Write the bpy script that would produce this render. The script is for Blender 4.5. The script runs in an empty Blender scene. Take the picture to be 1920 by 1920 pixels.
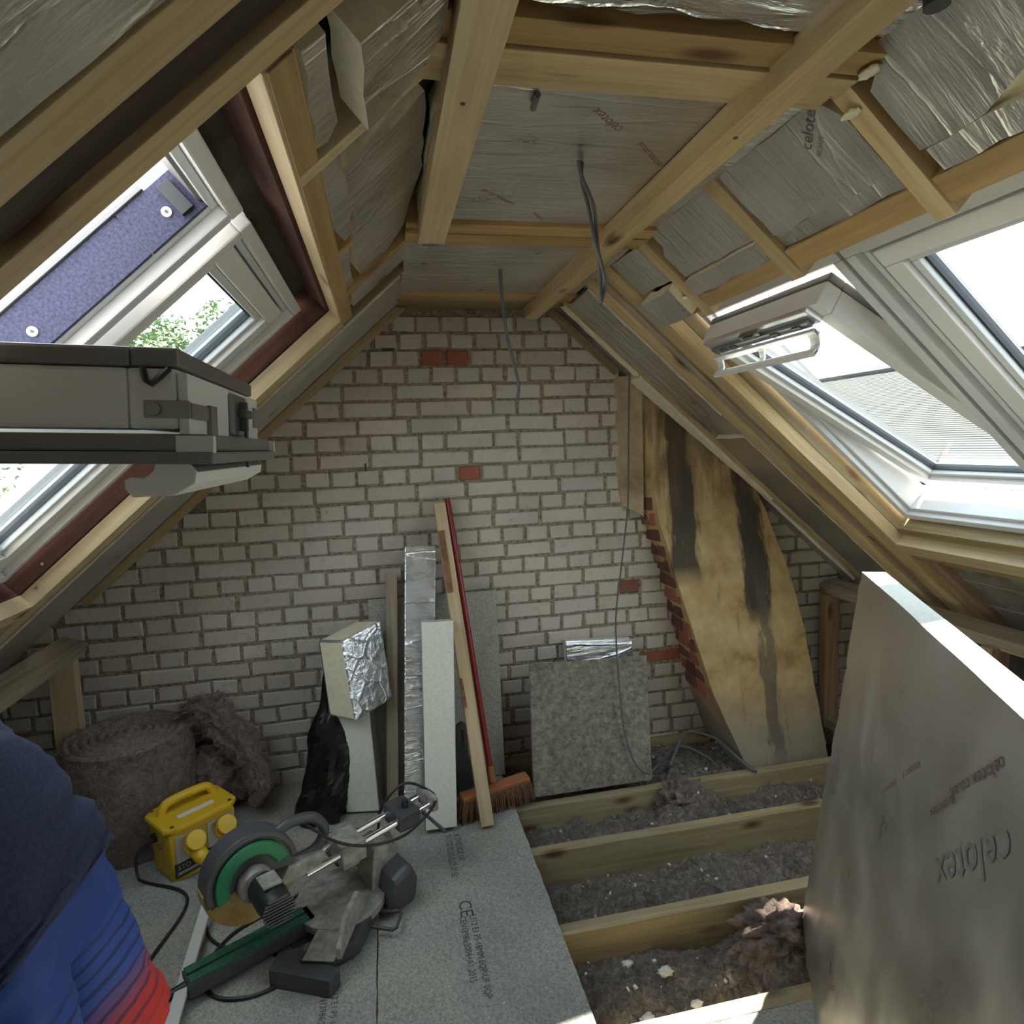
import bpy, bmesh, math, random
from mathutils import Vector, Matrix, noise
R=random.Random(7)
sc=bpy.context.scene; COL=sc.collection
# ---------------- camera ----------------
F_PX=1175.0
def cam():
    yaw,pit,rol=[math.radians(a) for a in (11.5,6.1,-2.16)]
    f=Vector((math.sin(yaw)*math.cos(pit),math.cos(yaw)*math.cos(pit),-math.sin(pit)))
    r=Vector((math.cos(yaw),-math.sin(yaw),0)); u=r.cross(f)
    r2=math.cos(rol)*r+math.sin(rol)*u; u2=-math.sin(rol)*r+math.cos(rol)*u
    c=bpy.data.cameras.new('camera'); o=bpy.data.objects.new('camera',c); COL.objects.link(o)
    c.sensor_width=36; c.sensor_fit='HORIZONTAL'; c.lens=36*F_PX/1920; c.clip_start=.02; c.clip_end=300
    m=Matrix((r2,u2,-f)).transposed().to_4x4(); m.translation=(0,0,1.52); o.matrix_world=m
    sc.camera=o
cam()
# ---------------- world, sun, exposure ----------------
w=bpy.data.worlds.new('sky'); sc.world=w; w.use_nodes=True
nt=w.node_tree; nt.nodes.clear()
out=nt.nodes.new('ShaderNodeOutputWorld'); bg=nt.nodes.new('ShaderNodeBackground')
tc=nt.nodes.new('ShaderNodeTexCoord'); sep=nt.nodes.new('ShaderNodeSeparateXYZ'); cr=nt.nodes.new('ShaderNodeValToRGB')
nz=nt.nodes.new('ShaderNodeTexNoise'); nz.inputs['Scale'].default_value=2.2; nz.inputs['Detail'].default_value=5
cc=nt.nodes.new('ShaderNodeValToRGB'); cc.color_ramp.elements[0].position=.42; cc.color_ramp.elements[1].position=.62
mx=nt.nodes.new('ShaderNodeMix'); mx.data_type='RGBA'
nt.links.new(tc.outputs['Generated'],sep.inputs[0]); nt.links.new(sep.outputs['Z'],cr.inputs[0])
e=cr.color_ramp.elements; e[0].position=0; e[0].color=(.86,.89,.92,1); e[1].position=.7; e[1].color=(.62,.74,.92,1)
nt.links.new(tc.outputs['Generated'],nz.inputs['Vector']); nt.links.new(nz.outputs['Fac'],cc.inputs[0])
nt.links.new(cc.outputs[0],mx.inputs['Factor']); nt.links.new(cr.outputs[0],mx.inputs['A']); mx.inputs['B'].default_value=(.95,.95,.94,1)
nt.links.new(mx.outputs['Result'],bg.inputs[0]); bg.inputs[1].default_value=2.0
nt.links.new(bg.outputs[0],out.inputs[0])
sl=bpy.data.lights.new('sun','SUN'); so=bpy.data.objects.new('sun',sl); COL.objects.link(so)
sl.energy=24; sl.angle=math.radians(1.2); sl.color=(1,.90,.74)
so.rotation_euler=Vector((.50,.262,.80)).to_track_quat('Z','Y').to_euler(); so.location=(6,4,10)
vs=sc.view_settings; sc.display_settings.display_device='sRGB'
vs.view_transform='Standard'; vs.look='None'; vs.gamma=1; vs.use_curve_mapping=False; vs.exposure=1.85
# ---------------- materials ----------------
MATS={}
def mat(name,base,rough=.7,metal=0,build=None,**kw):
    if name in MATS: return MATS[name]
    m=bpy.data.materials.new(name); m.use_nodes=True; n=m.node_tree; p=n.nodes['Principled BSDF']
    p.inputs['Base Color'].default_value=(*base,1); p.inputs['Roughness'].default_value=rough; p.inputs['Metallic'].default_value=metal
    for k,v in kw.items(): p.inputs[k].default_value=v
    if build: build(n,p)
    MATS[name]=m; return m
def N(n,t,**kw):
    x=n.nodes.new(t)
    for k,v in kw.items():
        if k in x.inputs: x.inputs[k].default_value=v
        else: setattr(x,k,v)
    return x
def coords(n,scale=(1,1,1),rnd=True):
    t=N(n,'ShaderNodeTexCoord'); mp=N(n,'ShaderNodeMapping'); mp.inputs['Scale'].default_value=scale
    n.links.new(t.outputs['Object'],mp.inputs['Vector'])
    if rnd:
        oi=N(n,'ShaderNodeObjectInfo'); mu=N(n,'ShaderNodeMath',operation='MULTIPLY'); mu.inputs[1].default_value=37
        n.links.new(oi.outputs['Random'],mu.inputs[0]); n.links.new(mu.outputs[0],mp.inputs['Location'])
    return mp
def ramp(n,fac,stops,interp='LINEAR'):
    r=N(n,'ShaderNodeValToRGB'); r.color_ramp.interpolation=interp; el=r.color_ramp.elements
    while len(el)<len(stops): el.new(.5)
    for e_,(p,c) in zip(el,stops): e_.position=p; e_.color=(*c,1) if len(c)==3 else c
    n.links.new(fac,r.inputs[0]); return r
def mixc(n,fac,a,b,mode='MIX'):
    m=N(n,'ShaderNodeMix',data_type='RGBA',blend_type=mode)
    for s,v in (('Factor',fac),('A',a),('B',b)):
        if hasattr(v,'links'): n.links.new(v,m.inputs[s] if s=='Factor' else [i for i in m.inputs if i.name==s and i.type=='RGBA'][0])
        else:
            i=m.inputs['Factor'] if s=='Factor' else [i for i in m.inputs if i.name==s and i.type=='RGBA'][0]
            i.default_value=v if s=='Factor' else (*v,1)
    return [o for o in m.outputs if o.type=='RGBA'][0]
def bump(n,p,h,strength=.3,dist=.01):
    b=N(n,'ShaderNodeBump'); b.inputs['Strength'].default_value=strength; b.inputs['Distance'].default_value=dist
    n.links.new(h,b.inputs['Height']); n.links.new(b.outputs[0],p.inputs['Normal'])
def wood(name,c0,c1,c2,rough=.65,knots=True):
    def bd(n,p):
        mp=coords(n,(1.2,26,26)); nz=N(n,'ShaderNodeTexNoise',Scale=1.6,Detail=6,Roughness=.6,Distortion=.7); n.links.new(mp.outputs[0],nz.inputs['Vector'])
        c=ramp(n,nz.outputs['Fac'],[(.3,c0),(.5,c1),(.72,c2)]).outputs[0]
        mp2=coords(n,(.7,3,3)); n2=N(n,'ShaderNodeTexNoise',Scale=1.5,Detail=3); n.links.new(mp2.outputs[0],n2.inputs['Vector'])
        f2=ramp(n,n2.outputs['Fac'],[(.4,(.78,.78,.78)),(.65,(1.08,1.06,1.03))]).outputs[0]
        c=mixc(n,1.0,c,f2,'MULTIPLY')
        if knots:
            mp3=coords(n,(3.2,9,9)); v=N(n,'ShaderNodeTexVoronoi',Scale=1.0); n.links.new(mp3.outputs[0],v.inputs['Vector'])
            k=ramp(n,v.outputs['Distance'],[(.07,(1,1,1)),(.13,(.6,.6,.6)),(.21,(0,0,0))]).outputs[0]
            c=mixc(n,k,c,(.10,.045,.014))
        n.links.new(c,p.inputs['Base Color']); bump(n,p,nz.outputs['Fac'],.25,.004)
    return mat(name,c1,rough,0,bd)
W_NEW=wood('pine_new',(.42,.29,.14),(.52,.38,.20),(.60,.47,.28))
W_PALE=wood('pine_pale',(.50,.37,.20),(.58,.45,.27),(.66,.54,.36))
W_ORANGE=wood('pine_orange',(.34,.20,.075),(.44,.28,.115),(.52,.36,.17))
W_GREY=wood('timber_grey',(.22,.17,.115),(.33,.27,.195),(.44,.37,.28))
W_JOIST=wood('joist_timber',(.26,.20,.11),(.36,.29,.165),(.43,.36,.22))
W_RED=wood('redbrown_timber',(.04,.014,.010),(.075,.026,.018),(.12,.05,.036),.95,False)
W_DARK=wood('dark_rafter',(.025,.014,.009),(.045,.026,.016),(.08,.045,.03),.7,False)
W_OLIVE=wood('olive_timber',(.17,.125,.055),(.26,.20,.10),(.34,.27,.15))
W_PINK=wood('old_rafter_pink',(.20,.12,.075),(.30,.19,.125),(.38,.26,.18))
def foilmat(name,base,rough,streak=(2,14,14),met=.85,str_=.35,crease=.6):
    def bd(n,p):
        mp=coords(n,streak); nz=N(n,'ShaderNodeTexNoise',Scale=2.0,Detail=4,Roughness=.6,Distortion=.4); n.links.new(mp.outputs[0],nz.inputs['Vector'])
        mp2=coords(n,(5,5,5)); n2=N(n,'ShaderNodeTexNoise',Scale=1.2,Detail=5,Roughness=.6); n.links.new(mp2.outputs[0],n2.inputs['Vector'])
        mp4=coords(n,(1.1,5.5,5.5)); wv=N(n,'ShaderNodeMix',data_type='VECTOR'); wv.inputs['Factor'].default_value=.12; n.links.new(mp4.outputs[0],wv.inputs[4]); n.links.new(n2.outputs['Color'],wv.inputs[5])
        n4=N(n,'ShaderNodeTexVoronoi',feature='DISTANCE_TO_EDGE',Scale=2.2); n.links.new(wv.outputs[1],n4.inputs['Vector'])
        r=ramp(n,n4.outputs['Distance'],[(0,(1,1,1)),(.03,(.35,.35,.35)),(.09,(0,0,0))]).outputs[0]
        a=N(n,'ShaderNodeMath',operation='MULTIPLY_ADD'); n.links.new(n2.outputs['Fac'],a.inputs[0]); a.inputs[1].default_value=.35; n.links.new(nz.outputs['Fac'],a.inputs[2])
        m=N(n,'ShaderNodeMath',operation='MULTIPLY_ADD'); n.links.new(r,m.inputs[0]); m.inputs[1].default_value=crease; n.links.new(a.outputs[0],m.inputs[2])
        bump(n,p,m.outputs[0],str_,.012)
        c=ramp(n,n2.outputs['Fac'],[(.3,tuple(x*.88 for x in base)),(.7,tuple(min(1,x*1.08) for x in base))]).outputs[0]
        n.links.new(c,p.inputs['Base Color'])
        rr=ramp(n,n2.outputs['Fac'],[(.3,(rough-.1,)*3),(.7,(rough+.12,)*3)]).outputs[0]; n.links.new(rr,p.inputs['Roughness'])
    return mat(name,base,rough,met,bd)
FOIL=foilmat('foil_dull',(.67,.65,.61),.35,(2.5,16,16),.92,.48,.28)
FOIL_B=foilmat('foil_bright',(.82,.85,.90),.26,(3,18,18),.9,.6,.5)
FOIL_S=foilmat('foil_smooth',(.62,.60,.57),.36,(1.0,2.5,2.5),.9,.05,.3)
def b_noise(sc1,lo,hi,bs=.3,bd_=.004,det=5):
    def bd(n,p):
        mp=coords(n,(sc1,)*3); nz=N(n,'ShaderNodeTexNoise',Scale=1.0,Detail=det,Roughness=.65); n.links.new(mp.outputs[0],nz.inputs['Vector'])
        n.links.new(ramp(n,nz.outputs['Fac'],[(.32,lo),(.68,hi)]).outputs[0],p.inputs['Base Color'])
        if bs: bump(n,p,nz.outputs['Fac'],bs,bd_)
    return bd
CREAM=mat('pir_foam',(.74,.68,.52),.85,0,b_noise(60,(.68,.61,.44),(.80,.74,.58),.25,.003))
CREAMW=mat('pir_foam_white',(.72,.72,.63),.85,0,b_noise(90,(.66,.66,.57),(.78,.78,.70),.3,.003))
def chip(n,p):
    mp=coords(n,(1,1,1),False); v=N(n,'ShaderNodeTexVoronoi',Scale=190); n.links.new(mp.outputs[0],v.inputs['Vector'])
    nz=N(n,'ShaderNodeTexNoise',Scale=3.0,Detail=5); n.links.new(mp.outputs[0],nz.inputs['Vector'])
    c=ramp(n,v.outputs['Color'],[(.05,(.24,.23,.20)),(.5,(.36,.345,.305)),(.93,(.43,.42,.375)),(.985,(.72,.71,.66))]).outputs[0]
    f=ramp(n,nz.outputs['Fac'],[(.35,(.84,.85,.85)),(.65,(1.05,1.04,1.0))]).outputs[0]
    n.links.new(mixc(n,1.0,c,f,'MULTIPLY'),p.inputs['Base Color']); bump(n,p,v.outputs['Distance'],.12,.002)
CHIP=mat('chipboard',(.3,.28,.25),.75,0,chip)
def chip2(n,p):
    mp=coords(n,(1,1,1),False); v=N(n,'ShaderNodeTexNoise',Scale=46,Detail=6,Roughness=.7); n.links.new(mp.outputs[0],v.inputs['Vector'])
    n.links.new(ramp(n,v.outputs['Fac'],[(.30,(.085,.075,.052)),(.5,(.21,.185,.14)),(.72,(.35,.32,.25))]).outputs[0],p.inputs['Base Color']); bump(n,p,v.outputs['Fac'],.5,.006)
CHIP2=mat('chipboard_stained',(.3,.26,.2),.8,0,chip2)
CHIPE=mat('chipboard_edge',(.45,.38,.27),.9,0,b_noise(160,(.22,.17,.10),(.62,.56,.44),.6,.004))
def brickm(c0,c1,c2,dirt=(.27,.235,.19)):
    def bd(n,p):
        oi=N(n,'ShaderNodeObjectInfo'); at=N(n,'ShaderNodeAttribute',attribute_name='rnd')
        ad=N(n,'ShaderNodeMath',operation='ADD'); n.links.new(oi.outputs['Random'],ad.inputs[0]); n.links.new(at.outputs['Fac'],ad.inputs[1])
        fr=N(n,'ShaderNodeMath',operation='FRACT'); n.links.new(ad.outputs[0],fr.inputs[0])
        base=ramp(n,fr.outputs[0],[(0,c0),(.5,c1),(1,c2)]).outputs[0]
        t=N(n,'ShaderNodeNewGeometry'); nz=N(n,'ShaderNodeTexNoise',Scale=26,Detail=6,Roughness=.7); n.links.new(t.outputs['Position'],nz.inputs['Vector'])
        f=ramp(n,nz.outputs['Fac'],[(.56,(0,0,0)),(.74,(.75,.75,.75))]).outputs[0]
        n2=N(n,'ShaderNodeTexNoise',Scale=1.7,Detail=4); n.links.new(t.outputs['Position'],n2.inputs['Vector'])
        f2=ramp(n,n2.outputs['Fac'],[(.42,(0,0,0)),(.72,(.55,.55,.55))]).outputs[0]
        c=mixc(n,f,base,dirt); c=mixc(n,f2,c,tuple(.62*a for a in c1)); n.links.new(c,p.inputs['Base Color'])
        bump(n,p,nz.outputs['Fac'],.5,.004)
    return bd
BRICK=mat('whitewashed_brick',(.5,.46,.42),.9,0,brickm((.47,.42,.36),(.56,.505,.44),(.50,.465,.43)))
BRICKR=mat('red_brick',(.4,.12,.06),.9,0,brickm((.38,.12,.065),(.33,.105,.065),(.40,.15,.09),(.32,.20,.14)))
BRICKD=mat('dark_red_brick',(.2,.06,.045),.9,0,brickm((.17,.058,.045),(.12,.045,.038),(.24,.10,.075),(.20,.13,.10)))
MORTAR=mat('lime_mortar',(.33,.28,.20),.95,0,b_noise(55,(.12,.10,.07),(.46,.39,.285),1.0,.014))
def plaster(n,p):
    t=N(n,'ShaderNodeNewGeometry'); sx=N(n,'ShaderNodeSeparateXYZ'); n.links.new(t.outputs['Position'],sx.inputs[0])
    nz=N(n,'ShaderNodeTexNoise',Scale=7,Detail=7,Roughness=.65); n.links.new(t.outputs['Position'],nz.inputs['Vector'])
    mp=N(n,'ShaderNodeMapping'); mp.inputs['Scale'].default_value=(22,22,2.2); n.links.new(t.outputs['Position'],mp.inputs['Vector'])
    st=N(n,'ShaderNodeTexNoise',Scale=1,Detail=5,Roughness=.6); n.links.new(mp.outputs[0],st.inputs['Vector'])
    c=ramp(n,nz.outputs['Fac'],[(.30,(.25,.15,.06)),(.45,(.41,.275,.12)),(.60,(.48,.345,.175)),(.75,(.55,.43,.26))]).outputs[0]
    # pale lower left, grey cement base
    def band(src,cen,wid,soft):
        s=N(n,'ShaderNodeMath',operation='SUBTRACT'); n.links.new(src,s.inputs[0]); s.inputs[1].default_value=cen
        a=N(n,'ShaderNodeMath',operation='ABSOLUTE'); n.links.new(s.outputs[0],a.inputs[0])
        m=N(n,'ShaderNodeMapRange'); m.inputs['From Min'].default_value=wid; m.inputs['From Max'].default_value=wid+soft; m.inputs['To Min'].default_value=1; m.inputs['To Max'].default_value=0
        n.links.new(a.outputs[0],m.inputs['Value']); return m.outputs[0]
    def mul(a,b):
        m=N(n,'ShaderNodeMath',operation='MULTIPLY'); n.links.new(a,m.inputs[0])
        if hasattr(b,'links'): n.links.new(b,m.inputs[1])
        else: m.inputs[1].default_value=b
        return m.outputs[0]
    def wob(amp):
        s=N(n,'ShaderNodeMath',operation='MULTIPLY_ADD'); n.links.new(st.outputs['Fac'],s.inputs[0]); s.inputs[1].default_value=amp; n.links.new(sx.outputs['X'],s.inputs[2]); return s.outputs[0]
    base=band(sx.outputs['Z'],-.15,.22,.28); c=mixc(n,mul(base,.85),c,(.27,.245,.20))
    xs=wob(.16)
    stain=mul(band(xs,1.485,.055,.03),band(sx.outputs['Z'],1.35,.44,.10)); c=mixc(n,mul(stain,.93),c,(.045,.038,.03))
    s2=mul(band(xs,1.835,.055,.025),band(sx.outputs['Z'],1.02,.32,.10)); c=mixc(n,mul(s2,.94),c,(.038,.034,.03))
    s3=mul(band(xs,1.845,.028,.02),band(sx.outputs['Z'],.42,.36,.12)); c=mixc(n,mul(s3,.75),c,(.10,.085,.065))
    s4=mul(band(sx.outputs['Z'],1.55,.27,.14),ramp(n,st.outputs['Fac'],[(.42,(0,0,0)),(.56,(1,1,1))]).outputs[0]); c=mixc(n,mul(s4,.55),c,(.13,.09,.05))
    fine=ramp(n,st.outputs['Fac'],[(.62,(0,0,0)),(.72,(.6,.6,.6))]).outputs[0]; c=mixc(n,fine,c,(.20,.13,.06))
    n.links.new(c,p.inputs['Base Color']); bump(n,p,nz.outputs['Fac'],.6,.012)
PLASTER=mat('stained_plaster',(.5,.36,.18),.85,0,plaster)
PLAST2=mat('brown_render',(.40,.30,.185),.9,0,b_noise(9,(.25,.18,.10),(.48,.37,.24),.4,.006))
WHITE=mat('window_white',(.62,.63,.63),.45)
WARMW=mat('sash_white',(.72,.71,.69),.4)
GREYAL=mat('grey_aluminium',(.20,.195,.19),.45,.3)
ALU=mat('bright_aluminium',(.75,.76,.78),.35,.8)
GASK=mat('gasket',(.02,.025,.03),.6)
LATCH=mat('latch_metal',(.30,.30,.29),.3,.9)
BLACK=mat('black_plastic',(.018,.018,.019),.45)
DGREY=mat('dark_grey_metal',(.09,.09,.095),.5,.3)
DUSTY=mat('dusty_alloy',(.36,.34,.30),.6,.35,b_noise(25,(.22,.21,.19),(.52,.49,.43),.2,.002))
CHROME=mat('chrome',(.85,.85,.86),.12,1)
GREEN=mat('green_plastic',(.02,.22,.09),.5)
GREEND=mat('green_enamel',(.012,.115,.06),.5,0,b_noise(40,(.010,.10,.052),(.05,.16,.10),0))
YELLOW=mat('yellow_plastic',(.78,.50,.02),.45,0,b_noise(14,(.70,.43,.015),(.80,.53,.03),0))
AMBER=mat('amber_guard',(.40,.26,.075),.4,0,b_noise(20,(.33,.20,.05),(.47,.33,.12),0))
WHITEP=mat('white_print',(.75,.75,.72),.6)
PRINTD=mat('print_dark',(.06,.06,.055),.8)
PRINTR=mat('print_red',(.22,.085,.08),.6,.3)
RED=mat('red_enamel',(.24,.012,.010),.3)
BRISTLE=mat('bristle',(.16,.075,.035),.9,0,b_noise(80,(.08,.04,.02),(.24,.12,.06),.4,.003))
BRUSHW=mat('brush_stock',(.36,.13,.05),.6)
BARK=mat('bark',(.22,.10,.05),.9,0,b_noise(40,(.14,.06,.03),(.34,.17,.09),.6,.005))
CABLE=mat('grey_cable',(.10,.105,.11),.5)
BAG=mat('black_polythene',(.008,.008,.009),.22)
FELT=mat('blue_felt',(.05,.052,.095),.95,0,b_noise(180,(.030,.032,.06),(.085,.088,.15),.5,.003))
MEMB=mat('roof_membrane',(.06,.05,.042),.9,0,b_noise(12,(.045,.038,.03),(.085,.07,.058),.2,.004))
OLDFELT=mat('old_foil_felt',(.23,.20,.175),.6,.3,b_noise(8,(.12,.10,.085),(.32,.29,.26),.5,.01))
def wool(c0,c1,c2,s=30):
    def bd(n,p):
        t=N(n,'ShaderNodeNewGeometry'); nz=N(n,'ShaderNodeTexNoise',Scale=s,Detail=8,Roughness=.75,Distortion=.8); n.links.new(t.outputs['Position'],nz.inputs['Vector'])
        n.links.new(ramp(n,nz.outputs['Fac'],[(.30,c0),(.5,c1),(.72,c2)]).outputs[0],p.inputs['Base Color']); bump(n,p,nz.outputs['Fac'],.9,.02)
    return bd
WOOL=mat('mineral_wool',(.2,.15,.12),1,0,wool((.10,.07,.06),(.25,.19,.165),(.42,.34,.30)))
RUBBLE=mat('loose_fill',(.2,.16,.13),1,0,wool((.07,.052,.04),(.23,.19,.155),(.46,.41,.36),38))
WOOL2=mat('mineral_wool_end',(.3,.23,.2),1,0,wool((.14,.10,.085),(.32,.25,.215),(.48,.39,.35),45))
FIBRE=mat('wool_fibre',(.34,.28,.24),.9)
FIBRE2=mat('dark_fibre',(.15,.115,.09),.9)
STONE=mat('plaster_crumb',(.66,.64,.60),.9)
LEAF=mat('leaf',(.10,.17,.05),.6,0,b_noise(3,(.055,.105,.03),(.17,.25,.09),0),**{'Transmission Weight':0.0})
SLATE=mat('roof_tile',(.03,.03,.03),.95,0,b_noise(6,(.024,.024,.023),(.036,.035,.034),.1,.01))
GROUND=mat('ground_tarmac',(.14,.135,.13),.95,0,b_noise(2,(.11,.11,.10),(.17,.165,.16),0))
def glass():
    m=bpy.data.materials.new('window_glass'); m.use_nodes=True; n=m.node_tree; n.nodes.clear()
    o=N(n,'ShaderNodeOutputMaterial'); t=N(n,'ShaderNodeBsdfTransparent'); t.inputs[0].default_value=(.80,.86,.88,1)
    g=N(n,'ShaderNodeBsdfGlossy'); g.inputs['Roughness'].default_value=.02; lf=N(n,'ShaderNodeLayerWeight'); lf.inputs[0].default_value=.5; lw=N(n,'ShaderNodeMapRange'); lw.inputs['From Min'].default_value=.55; lw.inputs['To Min'].default_value=.05; lw.inputs['To Max'].default_value=.35; n.links.new(lf.outputs['Facing'],lw.inputs['Value'])
    ms=N(n,'ShaderNodeMixShader'); n.links.new(lw.outputs[0],ms.inputs[0]); n.links.new(t.outputs[0],ms.inputs[1]); n.links.new(g.outputs[0],ms.inputs[2]); n.links.new(ms.outputs[0],o.inputs[0]); return m
GLASS=glass()
# ---------------- mesh helpers ----------------
class MB:
    def __init__(s): s.v=[]; s.f=[]; s.m=[]; s.M=Matrix()
    def add(s,vs,fs,mi=0):
        b=len(s.v); s.v+=[tuple(s.M@Vector(v)) for v in vs]; s.f+=[tuple(b+i for i in f) for f in fs]
        s.m+=(list(mi) if isinstance(mi,(list,tuple)) else [mi]*len(fs)); return s
    def box(s,a,b,mi=0):
        x0,y0,z0=a; x1,y1,z1=b
        return s.add([(x0,y0,z0),(x1,y0,z0),(x1,y1,z0),(x0,y1,z0),(x0,y0,z1),(x1,y0,z1),(x1,y1,z1),(x0,y1,z1)],
          [(0,3,2,1),(4,5,6,7),(0,1,5,4),(1,2,6,5),(2,3,7,6),(3,0,4,7)],mi)
    def tube(s,pts,r,n=8,mi=0,cap=True):
        pts=[Vector(p) for p in pts]; rs=r if isinstance(r,(list,tuple)) else [r]*len(pts); b=[]; up=None
        for i,p in enumerate(pts):
            d=(pts[min(i+1,len(pts)-1)]-pts[max(i-1,0)]).normalized()
            if up is None: up=Vector((0,0,1)) if abs(d.z)<.9 else Vector((1,0,0))
            x=d.cross(up).normalized(); up=x.cross(d)
            b+=[tuple(p+rs[i]*(math.cos(2*math.pi*k/n)*x+math.sin(2*math.pi*k/n)*up)) for k in range(n)]
        fs=[(i*n+k,i*n+(k+1)%n,(i+1)*n+(k+1)%n,(i+1)*n+k) for i in range(len(pts)-1) for k in range(n)]
        if cap: fs+=[tuple(range(n-1,-1,-1)),tuple((len(pts)-1)*n+k for k in range(n))]
        return s.add(b,fs,mi)
    def prism(s,poly,axis,a,b,mi=0):
        # poly in 2D, extruded along axis between a and b
        def P(q,t): return {'x':(t,q[0],q[1]),'y':(q[0],t,q[1]),'z':(q[0],q[1],t)}[axis]
        n=len(poly); vs=[P(q,a) for q in poly]+[P(q,b) for q in poly]
        return s.add(vs,[tuple(range(n-1,-1,-1)),tuple(range(n,2*n))]+[(i,(i+1)%n,n+(i+1)%n,n+i) for i in range(n)],mi)
    def build(s,name,mats,parent=None,bevel=0,smooth=False,seg=2,mw=None):
        me=bpy.data.meshes.new(name); me.from_pydata(s.v,[],s.f); me.update()
        if not isinstance(mats,(list,tuple)): mats=[mats]
        for m in mats: me.materials.append(m)
        me.polygons.foreach_set('material_index',s.m)
        bm=bmesh.new(); bm.from_mesh(me); bmesh.ops.recalc_face_normals(bm,faces=bm.faces)
        if bevel: bmesh.ops.bevel(bm,geom=[e_ for e_ in bm.edges if len(e_.link_faces)==2 and e_.calc_face_angle(0)>.5],offset=bevel,segments=seg,profile=.6,affect='EDGES',clamp_overlap=True)
        bm.to_mesh(me); bm.free()
        if smooth:
            me.polygons.foreach_set('use_smooth',[True]*len(me.polygons))
            try: me.set_sharp_from_angle(angle=math.radians(40))
            except Exception: pass
        return link(name,me,parent,mw)
def link(name,me,parent=None,mw=None):
    o=bpy.data.objects.new(name,me); COL.objects.link(o)
    if parent is not None: o.parent=parent
    if mw is not None:
        if parent is None: o.matrix_basis=mw
        else: o.matrix_basis=WORLD(parent).inverted()@mw
    elif parent is not None:
        o.matrix_basis=WORLD(parent).inverted()
    return o
def WORLD(o):
    m=o.matrix_basis.copy()
    return WORLD(o.parent)@m if o.parent is not None else m
def tag(o,label=None,cat=None,group=None,kind=None):
    for k,v in (('label',label),('category',cat),('group',group),('kind',kind)):
        if v: o[k]=v
    return o
def empty(name,loc=(0,0,0),label=None,cat=None,group=None,kind=None):
    o=bpy.data.objects.new(name,None); COL.objects.link(o); o.location=loc; o.empty_display_size=.1; o.matrix_basis=Matrix.Translation(loc)
    return tag(o,label,cat,group,kind)
def frame(p0,p1,up):
    x=(Vector(p1)-Vector(p0)); L=x.length; x.normalize(); u=Vector(up); u=(u-u.dot(x)*x).normalized(); y=u.cross(x)
    m=Matrix((x,y,u)).transposed().to_4x4(); m.translation=(Vector(p0)+Vector(p1))/2; return m,L
def beam(name,p0,p1,wd,dp,up,m,parent=None,bev=.002):
    """box with its length along local x: wd across, dp along up"""
    M,L=frame(p0,p1,up); b=MB().box((-L/2,-wd/2,-dp/2),(L/2,wd/2,dp/2)); return b.build(name,m,parent,bev,mw=M)
def hexa(name,bot,top,mats,mi,parent=None,bev=.003,jit=0):
    """bot, top: 4 corners each, same winding; mi: material index for bottom, top, 4 sides"""
    pts=[Vector(p) for p in bot+top]; c=sum(pts,Vector())/8
    x=(pts[1]-pts[0]).normalized(); z=(pts[4]-pts[0]); z=(z-z.dot(x)*x).normalized(); y=z.cross(x)
    M=Matrix((x,y,z)).transposed().to_4x4(); M.translation=c; I=M.inverted(); v=[tuple(I@p) for p in pts]
    b=MB().add(v,[(0,3,2,1),(4,5,6,7),(0,1,5,4),(1,2,6,5),(2,3,7,6),(3,0,4,7)],mi); return b.build(name,mats,parent,bev,mw=M)
def cyl(a,b,r,name,m,parent=None,n=16,bev=0,smooth=True):
    return MB().tube([a,b],r,n).build(name,m,parent,bev,smooth)
def smoothpath(pts,k=8):
    P=[Vector(p) for p in pts]; P=[2*P[0]-P[1]]+P+[2*P[-1]-P[-2]]; o=[]
    for i in range(1,len(P)-2):
        for j in range(k):
            t=j/k; a,b,c,d=P[i-1],P[i],P[i+1],P[i+2]
            o.append(.5*((2*b)+(c-a)*t+(2*a-5*b+4*c-d)*t*t+(3*b-3*c+d-a)*t**3))
    return o+[P[-2]]
# slope frames:  x = plan position on the rafter-underside plane, y, w = distance outwards
ST=.883; CA=1/math.hypot(1,ST); SA=ST*CA
def SP(side,x,y,w=0):
    if side=='L': return Vector((x-w*SA,y,2.028+ST*x+w*CA))
    return Vector((x+w*SA,y,2.848-ST*x+w*CA))
def SN(side): return Vector((-SA if side=='L' else SA,0,CA))
def rafter(side,x0,x1,y0,y1,w0,w1,m,parent,name='rafter'):
    yc=(y0+y1)/2; wc=(w0+w1)/2
    return beam(name,SP(side,x0,yc,wc),SP(side,x1,yc,wc),y1-y0,w1-w0,SN(side),m,parent)
def noggin(side,x0,x1,y0,y1,w0,w1,m,parent,name='noggin'):
    xc=(x0+x1)/2; wc=(w0+w1)/2
    return beam(name,SP(side,xc,y0,wc),SP(side,xc,y1,wc),abs(x1-x0)/CA,w1-w0,SN(side),m,parent)
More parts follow.
